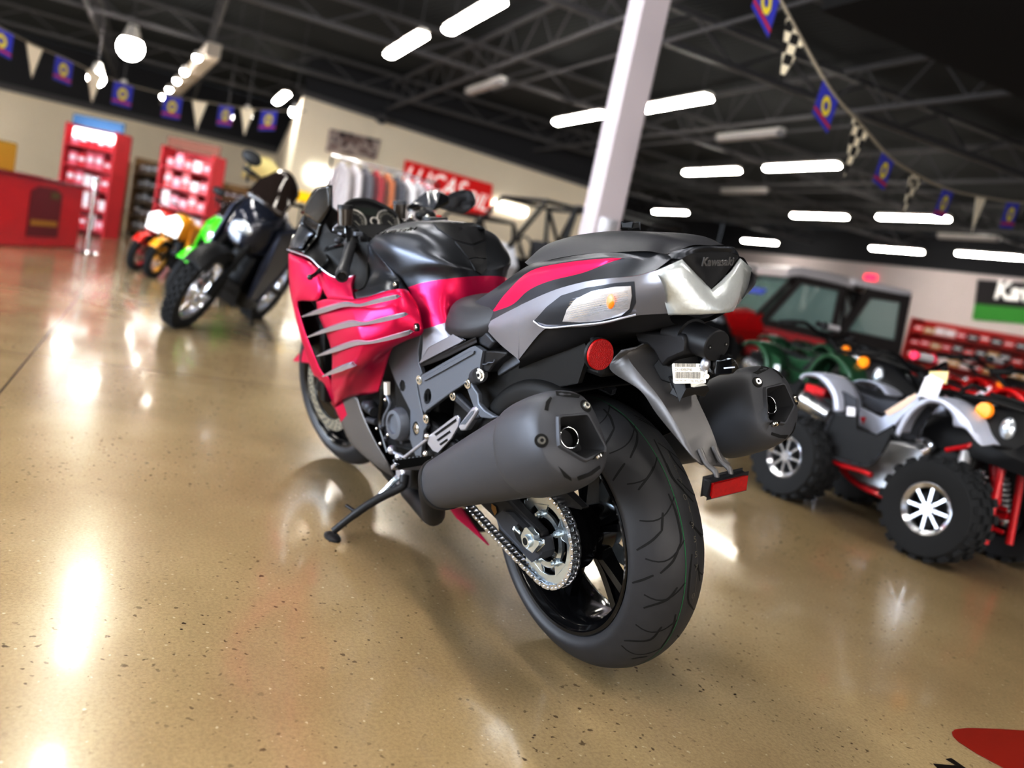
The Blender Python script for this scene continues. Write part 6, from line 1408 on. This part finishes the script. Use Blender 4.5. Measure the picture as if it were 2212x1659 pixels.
# ---------------------------------------------------------------- parked motorcycles on the left
def moto(name, label, M, C1, C2, R=.33, wb=1.42, rimc=None, screen=True, shroud=True, plate=None, knob=True, fair=None):
    t = thing(name, label, 'motorcycle', M); P_ = lambda n, m, mt, par=t, **k: m.obj(n, mt, par, **k); h = R/.33
    rimc = rimc or alu
    for x, w in ((0, .13), (wb, .10)):
        c = (x, 0, R); w *= h
        P_('tire', knob_tyre(R, w, R*.74, c, 30) if knob else lathe([(R*.74, -w*.4), (R*.86, -w*.5), (R*.95, -w*.38), (R, 0), (R*.95, w*.38), (R*.86, w*.5), (R*.74, w*.4)], 40, c), tyreb, ang=40, merge=0)
        b = lathe([(R*.75, -w*.36), (R*.70, -w*.3), (R*.69, 0), (R*.70, w*.3), (R*.75, w*.36)], 40, c).join(cyl((x, -w*.4, R), (x, w*.4, R), R*.13, R*.13, 16))
        for i in range(18):
            a = 2*PI*i/18; d = V((math.cos(a), 0, math.sin(a))); b.join(tube([V(c)+d*R*.12+V((0, w*.3*(1 if i % 2 else -1), 0)), V(c)+d*R*.69], .004*h, 4, caps=False))
        rim_ = P_('wheel_rim', b, rimc, ang=40, merge=0)
        P_('brake_disc', prism(ring(28, R*.40, (x, w*.42, R)), (0, .004, 0), [ring(24, R*.28, (x, w*.42, R))]), alu, rim_)
    hx, hz = wb-.42*h, R+.78*h
    for s in (1, -1): P_('fork_tube', tube([V((wb, .09*s*h, R)), V((wb-.20*h, .09*s*h, R+.42*h)), V((hx, .09*s*h, hz))], [.03*h, .028*h, .022*h], 10), blks)
    rows = [[V((wb+math.cos(a)*R*1.12*0+math.cos(a)*R*1.14, y*h, R+math.sin(a)*R*1.14-(abs(y)*.25*h))) for y in (-.075, -.05, 0, .05, .075)] for a in [math.radians(d) for d in range(35, 150, 10)]]
    P_('front_fender', surf(rows, 2, 2), C2, solid=.004, ang=50)
    P_('fairing', loft([[V((x*h+hx, y*h, z*h+R)) for y, z in [(-w, z0), (-w*.9, z1), (0, z1+.05), (w*.9, z1), (w, z0), (0, z0-.05)]] for x, w, z0, z1 in [(.26, .08, .46, .60), (.16, .15, .42, .70), (.0, .18, .42, .75), (-.12, .16, .46, .72)]], 3, 2), fair or C1, ang=50)
    P_('headlight', ball((hx+.25*h, 0, R+.54*h), .065*h, .4, 1.3, .8), lampg)
    if screen:
        P_('windscreen', surf([[V((hx+(.15-1.2*y*y)*h, y*h, R+.74*h)), V((hx+(.09-1.8*y*y)*h, y*h*.98, R+(.90-.8*y*y)*h)), V((hx+(.02-2*y*y)*h, y*h*.84, R+(1.05-4.2*y*y)*h))] for y in (-.16, -.11, -.055, 0, .055, .11, .16)], 4, 3), cmat(name+'_screen', (38, 28, 24), .08, coat=.6), solid=.006)
        for s in (1, -1):
            P_('mirror', ball((hx-.05*h, .33*s*h, R+.98*h), .07*h, .35, 1.2, .75), blk); P_('mirror_stem', tube([V((hx-.08*h, .28*s*h, R+.80*h)), V((hx-.05*h, .33*s*h, R+.96*h))], .008*h, 6), blk)
    if shroud:
        for s in (1, -1): P_('tank_shroud', prism([V((x*h+hx, y*s*h, z*h+R)) for x, y, z in [(.10, .2, .62), (-.10, .23, .70), (-.42, .20, .60), (-.40, .2, .28), (-.22, .2, .02), (.0, .21, .05), (.08, .21, .34)]], (0, .03*s*h, 0)), C1, bevel=.02*h)
    P_('fuel_tank', loft([[V((x*h+hx, y*h, z*h+R)) for y, z in [(-w, .42), (-w, zt-.06), (0, zt), (w, zt-.06), (w, .42)]] for x, w, zt in [(-.08, .12, .66), (-.22, .17, .72), (-.40, .16, .66), (-.52, .10, .54)]], 3, 2), C1, ang=60)
    P_('seat', loft([[V((x*h, y*h, z*h+R)) for y, z in [(-w, .38), (-w*.95, zt-.03), (0, zt), (w*.95, zt-.03), (w, .38)]] for x, w, zt in [(.55, .10, .54), (.40, .15, .51), (.10, .16, .54), (-.20, .12, .60)]], 3, 2), seatb, ang=60)
    P_('tail', prism([V((x*h, -.08*h, z*h+R)) for x, z in [(.2, .44), (-.2, .52), (-.42, .60), (-.36, .48), (-.1, .38)]], (0, .16*h, 0)), C2, bevel=.015*h)
    P_('engine', loft([[V((x*h, y*h, z*h)) for y, z in [(-w, z0), (-w, z1), (w, z1), (w, z0)]] for x, w, z0, z1 in [(.38, .12, .28, .6), (.6, .17, .22, .70), (.85, .16, .24, .74), (.98, .10, .34, .66)]], 1, 2), blks, bevel=.02*h, recalc=True)
    P_('skid_plate', prism([V((x*h, -.12*h, z*h)) for x, z in [(.45, .26), (.9, .22), (1.02, .42), (.98, .42), (.86, .26), (.45, .30)]], (0, .24*h, 0)), blk)
    P_('muffler', tube([V((.45*h, -.15*h, .5*h)), V((.1*h, -.19*h, .62*h)), V((-.3*h, -.2*h, .74*h))], [.04*h, .06*h, .065*h], 12), alu)
    for s in (1, -1): P_('swingarm', tube([V((.48*h, .09*s*h, .42*h)), V((0, .1*s*h, R))], .028*h, 8), blks)
    P_('handlebar', tube([V((hx-.16*h, -.38*h, hz+.09*h)), V((hx-.05*h, -.2*h, hz+.10*h)), V((hx-.02*h, 0, hz+.03*h)), V((hx-.05*h, .2*h, hz+.10*h)), V((hx-.16*h, .38*h, hz+.09*h))], .012*h, 8, k=3), blks)
    for s in (1, -1): P_('handlebar_grip', tube([V((hx-.16*h, .38*s*h, hz+.09*h)), V((hx-.10*h, .27*s*h, hz+.095*h))], .018*h, 10), blk)
    P_('side_stand', tube([V((.55*h, .1*h, .28*h)), V((.5*h, .27*h, -.055*h))], .012*h, 8), blks)
    if plate: P_('number_plate', prism([V((hx+.31*h, y*h, z*h+R)) for y, z in [(-.13, .42), (-.15, .68), (0, .78), (.15, .68), (.13, .42)]], (.015*h, 0, 0)), plate)
    return t
def mplace(px, py, rz, lean, wb, R):
    """front contact at a floor point, heading rz in the room's axes, leaning to its left"""
    p = RM.I @ floor_at(px, py); return RM_M @ MX.Translation((p.x, p.y, 0)) @ MX.Rotation(rz, 4, 'Z') @ MX.Rotation(-lean, 4, 'X') @ MX.Translation((-wb, 0, 0))
navy = cmat('navy_body', (52, 58, 78), .4, .2, coat=.3); lime = cmat('lime_green', (86, 220, 40), .3, coat=.4); kred = cmat('mini_red', (220, 50, 40), .35, coat=.4); kyel = cmat('mini_yellow', (236, 170, 40), .35, coat=.4); glowwhite = cmat('plate_white_glow', (250, 250, 250), .2, emit=(1, 1, 1), es=.5); redrim = cmat('red_rim', (160, 24, 36), .35, .4); goldrim = cmat('gold_rim', (190, 140, 40), .35, .4)  # number plate white glows: reflected light put in as emission
HD = math.radians(153)
moto('adventure_motorcycle', 'dark navy adventure motorcycle with smoked screen left of the magenta motorcycle', mplace(378, 704, HD, .38, 1.36, .31), navy, blk, .31, 1.36, fair=cmat('navy_gloss', (36, 40, 54), .2, .2, coat=.8))
moto('motorcycle', 'lime green motorcycle parked just behind the dark navy adventure motorcycle', mplace(372, 645, HD, .36, 1.15, .245), lime, lime, .245, 1.15, blks, True, True, None, False)
moto('mini_motorcycle', 'small red mini motorcycle with red front wheel, left of the yellow one', mplace(290, 583, HD, .22, .92, .21), kred, kred, .21, .92, redrim, False, True, glowwhite)
moto('mini_motorcycle', 'small yellow mini motorcycle with gold wheel beside the red one', mplace(325, 598, HD, .22, .92, .21), kyel, kyel, .21, .92, goldrim, False, True, glowwhite)
# ---------------------------------------------------------------- counter and display racks on the left
redc = cmat('counter_red', (206, 34, 52), .4, coat=.3)
a0, a1 = rp(166, 536, 0, 2), rp(-60, 530, 0, 2); hh = rp(166, 402, a0.x, 0).z
fr_ = (a1-a0).normalized(); bk_ = V((-fr_.y, fr_.x, 0)); bk_ = bk_ if bk_.x > 0 else -bk_; ln_ = (a1-a0).length
cnt = thing('display_counter', 'glossy red display counter with dark emblem at the left edge', 'counter', RM_M @ MX(((fr_.x, bk_.x, 0, a0.x), (fr_.y, bk_.y, 0, a0.y), (0, 0, 1, 0), (0, 0, 0, 1))))
part('cabinet', box((ln_/2, .45, hh/2), (ln_, .9, hh)), redc, cnt, bevel=.02)
part('counter_top', box((ln_/2, .45, hh+.012), (ln_+.06, .96, .024)), cmat('counter_top_red', (150, 30, 44), .25, coat=.4), cnt, bevel=.006)
part('front_emblem', prism([V((x, -.003, z)) for x, z in [(.55, .12), (1.25, .12), (1.25, .62), (1.1, .68), (.7, .68), (.55, .62)]], (0, -.004, 0)), cmat('emblem_dark', (120, 26, 44), .5), cnt)
part('emblem_strip', prism([V((x, -.008, z)) for x, z in [(.6, .24), (1.2, .24), (1.2, .31), (.6, .31)]], (0, -.004, 0)), cmat('emblem_gold', (176, 130, 50), .5), cnt)
part('emblem_crest', prism([V((x, -.008, z)) for x, z in [(.62, .56), (.82, .56), (.82, .64), (.62, .64)]], (0, -.004, 0)), cmat('emblem_olive', (110, 92, 56), .5), cnt)
p = rp(186, 545, 0, 2); sto = rthing('steel_post', 'bright steel post standing at the right end of the red counter', 'post', p)
part('post_tube', cyl((0, 0, .02), (0, 0, .86), .03, .03, 16), alu, sto); part('post_base', cyl((0, 0, 0), (0, 0, .025), .15, .13, 24), alu, sto, ang=30); part('post_cap', ball((0, 0, .88), .045), alu, sto)
bx = RM_M @ (a0+fr_*.95+bk_*.5+V((0, 0, hh+.024)))
o = thing('counter_box', 'yellow carton standing on the red counter', 'box', MX.Translation(bx) @ MX.Rotation(.3, 4, 'Z')); part('carton', box((0, 0, .15), (.22, .2, .3)), cmat('carton_yellow', (176, 140, 50), .6), o, bevel=.006); part('carton_flap', box((0, 0, .304), (.21, .19, .006)), cmat('carton_brown', (110, 86, 50), .6), o)
shelfc = cmat('rack_red', (206, 60, 70), .45); shelfb = cmat('rack_brown', (150, 118, 78), .6); litp = mat('lit_header', (1, 1, 1), .5, emit=(1, .97, .95), es=3.)
def rack(name, label, pts, depth, mt, header=None, topb=None, shelves=4, x0=14., back=True):
    """pts: photo corners left/right of the foot and the height; stands on the floor"""
    L_, R_, h_ = pts; f = (R_-L_).normalized(); w_2 = (R_-L_).length; n = V((-f.y, f.x, 0)); n = n if n.x > 0 else -n
    t = thing(name, label, 'display rack', RM_M @ MX(((f.x, n.x, 0, L_.x), (f.y, n.y, 0, L_.y), (0, 0, 1, 0), (0, 0, 0, 1))))
    if back: part('back_panel', box((w_2/2, depth-.02, h_/2), (w_2, .04, h_)), mt, t)
    for x in (0.02, w_2-.02): part('side_post', box((x, depth/2, h_/2), (.04, depth, h_)), mt, t, bevel=.005)
    zs = []
    for i in range(shelves):
        z = .08+i*(h_-.2)/max(1, shelves-1)*(.86); zs.append(z); part('shelf', box((w_2/2, depth/2, z), (w_2-.08, depth, .025)), mt, t)
    if header: part('header_sign', box((w_2*.58, -.01, h_-.12), (w_2*.78, .03, .13)), header, t)
    if topb: part('top_board', box((w_2/2, depth*.4, h_+.08), (w_2, .03, .16)), topb, t)
    return t, f, n, L_, w_2, zs
random.seed(11)
cartons = {}
def fill(rk, depth, label, group, cols, hmax, nper, name='product_box', cat='box', dark=False):
    t, f, n, L_, w_2, zs = rk
    for zi, z in enumerate(zs):
        x = .06
        for k in range(nper):
            w = (w_2-.12)/nper; hgt = hmax*random.uniform(.6, 1.); m = random.choice(cols)
            key = (name, m.name)
            M = RM_M @ MX(((f.x, n.x, 0, L_.x+f.x*(x+w/2)+n.x*depth*.5), (f.y, n.y, 0, L_.y+f.y*(x+w/2)+n.y*depth*.5), (0, 0, 1, z+.0135), (0, 0, 0, 1)))
            if key not in cartons:
                b = box((0, 0, .5), (.9, .8, 1.)).join(box((0, -.402, .55), (.7, .01, .3)), 1); o = b.obj(name, [m, paper], None, bevel=.02); cartons[key] = o
            else: o = cartons[key].copy(); COL.objects.link(o)
            o.matrix_world = M @ MX.Diagonal((w, depth*.8, hgt, 1)); tag(o, label % m['word'], cat, group); x += w
for mm, wd_ in [('pb_red', 'red'), ('pb_white', 'white'), ('pb_rose', 'rose'), ('pb_black', 'black'), ('pb_brown', 'brown'), ('pb_tan', 'tan'), ('pb_scarlet', 'scarlet')]:
    m = cmat(mm, {'pb_red': (206, 40, 56), 'pb_white': (238, 226, 226), 'pb_rose': (226, 120, 136), 'pb_black': (40, 36, 38), 'pb_brown': (96, 70, 50), 'pb_tan': (206, 170, 110), 'pb_scarlet': (216, 40, 34)}[mm], .4, coat=.3); m['word'] = wd_
G_ = MATS
f0 = lambda px, x: (lambda p: V((p.x, p.y, 0)))(rp(px, 500, x, 0))
zt = lambda px, py, x: rp(px, py, x, 0).z
r1 = rack('display_rack', 'tall red product rack with lit white header behind the red counter', (f0(112, 13.6), f0(224, 13.2), 1.68), .45, shelfc, litp, cmat('top_board_teal', (90, 130, 170), .5), 5)
fill(r1, .45, 'small %s carton on the red rack with the lit header', 'cartons on the lit red rack', [G_['pb_red'], G_['pb_white'], G_['pb_rose'], G_['pb_red']], .27, 5)
r2 = rack('display_rack', 'tall red product rack with a poster on top behind the mini motorcycles', (f0(322, 12.6), f0(438, 12.2), 1.62), .45, shelfc, None, cmat('top_board_poster', (150, 100, 80), .5), 5)
fill(r2, .45, 'small %s carton on the red rack behind the mini motorcycles', 'cartons on the second red rack', [G_['pb_scarlet'], G_['pb_white'], G_['pb_red'], G_['pb_rose']], .26, 5)
r3 = rack('display_rack', 'brown shelf unit of dark goods between the two red racks, left one', (f0(212, 16), f0(262, 16), 1.35), .5, shelfb, None, None, 5)
fill(r3, .5, '%s carton on the left brown shelf unit between the red racks', 'goods on the left brown shelves', [G_['pb_black'], G_['pb_brown'], G_['pb_black']], .2, 3)
r4 = rack('display_rack', 'brown shelf unit of dark goods between the two red racks, right one', (f0(270, 17), f0(330, 15), 1.5), .5, shelfb, None, None, 5)
fill(r4, .5, '%s carton on the right brown shelf unit between the red racks', 'goods on the right brown shelves', [G_['pb_black'], G_['pb_black'], G_['pb_brown']], .22, 4)
r5 = rack('display_rack', 'dark brown shelf unit behind the green motorcycle', (f0(436, 14.5), f0(520, 14), 1.32), .5, shelfb, None, None, 5)
fill(r5, .5, '%s carton on the shelf unit behind the green motorcycle', 'goods behind the green motorcycle', [G_['pb_brown'], G_['pb_black'], G_['pb_brown']], .2, 4)
# right-hand gondola
g0, g1 = rp(1965, 700, 13.2, 0), rp(2290, 730, 9.6, 0); g0.z = g1.z = 0
r6 = rack('display_rack', 'long shelf unit of red goods under the black and green banner', (g0, g1, 1.75), .5, cmat('rack_scarlet', (190, 46, 40), .5), None, None, 5)
fill(r6, .5, '%s carton on the long shelf unit at the right', 'goods on the long right shelf unit', [G_['pb_scarlet'], G_['pb_red'], G_['pb_tan'], G_['pb_scarlet'], G_['pb_white'], G_['pb_black']], .22, 12)
# clothing rail seen through the windscreen
cl0, cl1 = rp(728, 352, 12, 0), rp(935, 402, 12.4, 0); top_ = max(cl0.z, cl1.z)
cr0 = V((cl0.x, cl0.y, 0)); crd = V((cl1.x, cl1.y, 0))-cr0; crl = crd.length; crd.normalize(); crn = V((-crd.y, crd.x, 0))
rail = thing('clothing_rail', 'chrome clothing rail of jackets seen behind the windscreen', 'clothing rail', RM_M @ MX(((crd.x, crn.x, 0, cr0.x), (crd.y, crn.y, 0, cr0.y), (0, 0, 1, 0), (0, 0, 0, 1))))
ZR = top_+.06
part('rail_bar', tube([V((-.1, 0, ZR)), V((crl+.1, 0, ZR))], .018, 8), alu, rail)
for x, lb in ((-.1, 'left'), (crl+.1, 'right')):
    pt_ = thing('rail_upright', lb+' chrome upright holding up the clothing rail behind the windscreen', 'rail post', rail.matrix_world @ MX.Translation((x, 0, 0)))
    part('post_tube', tube([V((0, 0, .04)), V((0, 0, ZR-.02))], .018, 8), blks, pt_); part('post_foot', box((0, 0, .02), (.05, .5, .04)), blks, pt_)
JC = [('pale grey', (206, 200, 202)), ('white and grey', (226, 220, 222)), ('dark grey', (110, 106, 112)), ('red', (176, 40, 44)), ('orange brown', (196, 120, 60)), ('charcoal', (84, 84, 92)), ('white', (238, 234, 236)), ('light grey', (190, 186, 190)), ('rose', (196, 140, 150))]
for k, (nm, c) in enumerate(JC):
    x = crl*(k+.5)/len(JC); m = cmat('jacket_'+nm.replace(' ', '_'), c, .8, bump=.2, bscale=20)
    t = thing('hanging_jacket', nm+' jacket hanging on the clothing rail behind the windscreen', 'jacket', rail.matrix_world @ MX.Translation((x, 0, ZR)) @ MX.Rotation(.05, 4, 'Z'), 'jackets on the rail')
    part('jacket_body', loft([[V((xx*w, y*d, z)) for xx, y in [(-1, 0), (-.7, -1), (.7, -1), (1, 0), (.7, 1), (-.7, 1)]] for w, d, z in [(.03, .05, -.06), (.05, .1, -.12), (.05, .22, -.2), (.055, .23, -.45), (.055, .24, -.85)]], 2, 2), m, t, ang=60)
    for s in (1, -1): part('sleeve', tube([V((0, .22*s, -.18)), V((0, .3*s, -.45)), V((.02, .31*s, -.75))], [.05, .045, .04], 10), m, t)
    part('hanger_hook', tube([V((0, 0, -.09)), V((0, 0, -.019))], .006, 6), alu, t)
# yellow-topped stand and a pale draped bike behind
p = rp(655, 425, 13, 0); pz = V((p.x, p.y, 0)); ys = rthing('sign_stand', 'small yellow sign on a black stand left of the windscreen', 'sign', pz)
part('sign_board', box((0, 0, p.z), (.04, .24, .17)), cmat('sign_yellow', (240, 196, 20), .5, emit=srgb(240, 190, 10), es=.2), ys, bevel=.005); part('stand_pole', cyl((0, 0, 0), (0, 0, p.z-.08), .015, .015, 8), blk, ys); part('stand_base', cyl((0, 0, 0), (0, 0, .02), .16, .16, 20), blk, ys)
p = rp(568, 356, 14, 0); gp = rthing('draped_cover', 'pale yellow cover hanging on a stand above the dark motorcycle', 'cover', V((p.x, p.y, 0)))
part('cover_cloth', loft([[V((math.cos(a)*w*.6, math.sin(a)*w, z+.03*math.sin(3*a))) for a in [2*PI*i/10 for i in range(10)]] for w, z in [(.34, p.z-.28), (.30, p.z-.1), (.20, p.z+.06), (.06, p.z+.12)]], 2, 2), cmat('cover_yellow', (226, 214, 160), .8), gp, ang=60); part('stand_pole', cyl((0, 0, 0), (0, 0, p.z), .02, .02, 8), blk, gp)
# strap tab at the rear of the seat
part('strap_tab', prism([c3(1000, 55, -.05), c3(1050, 62, -.05), c3(1054, 100, -.05), c3(985, 96, -.05), c3(985, 62, -.05)], (0, .02, 0)), blk, bike, bevel=.003)
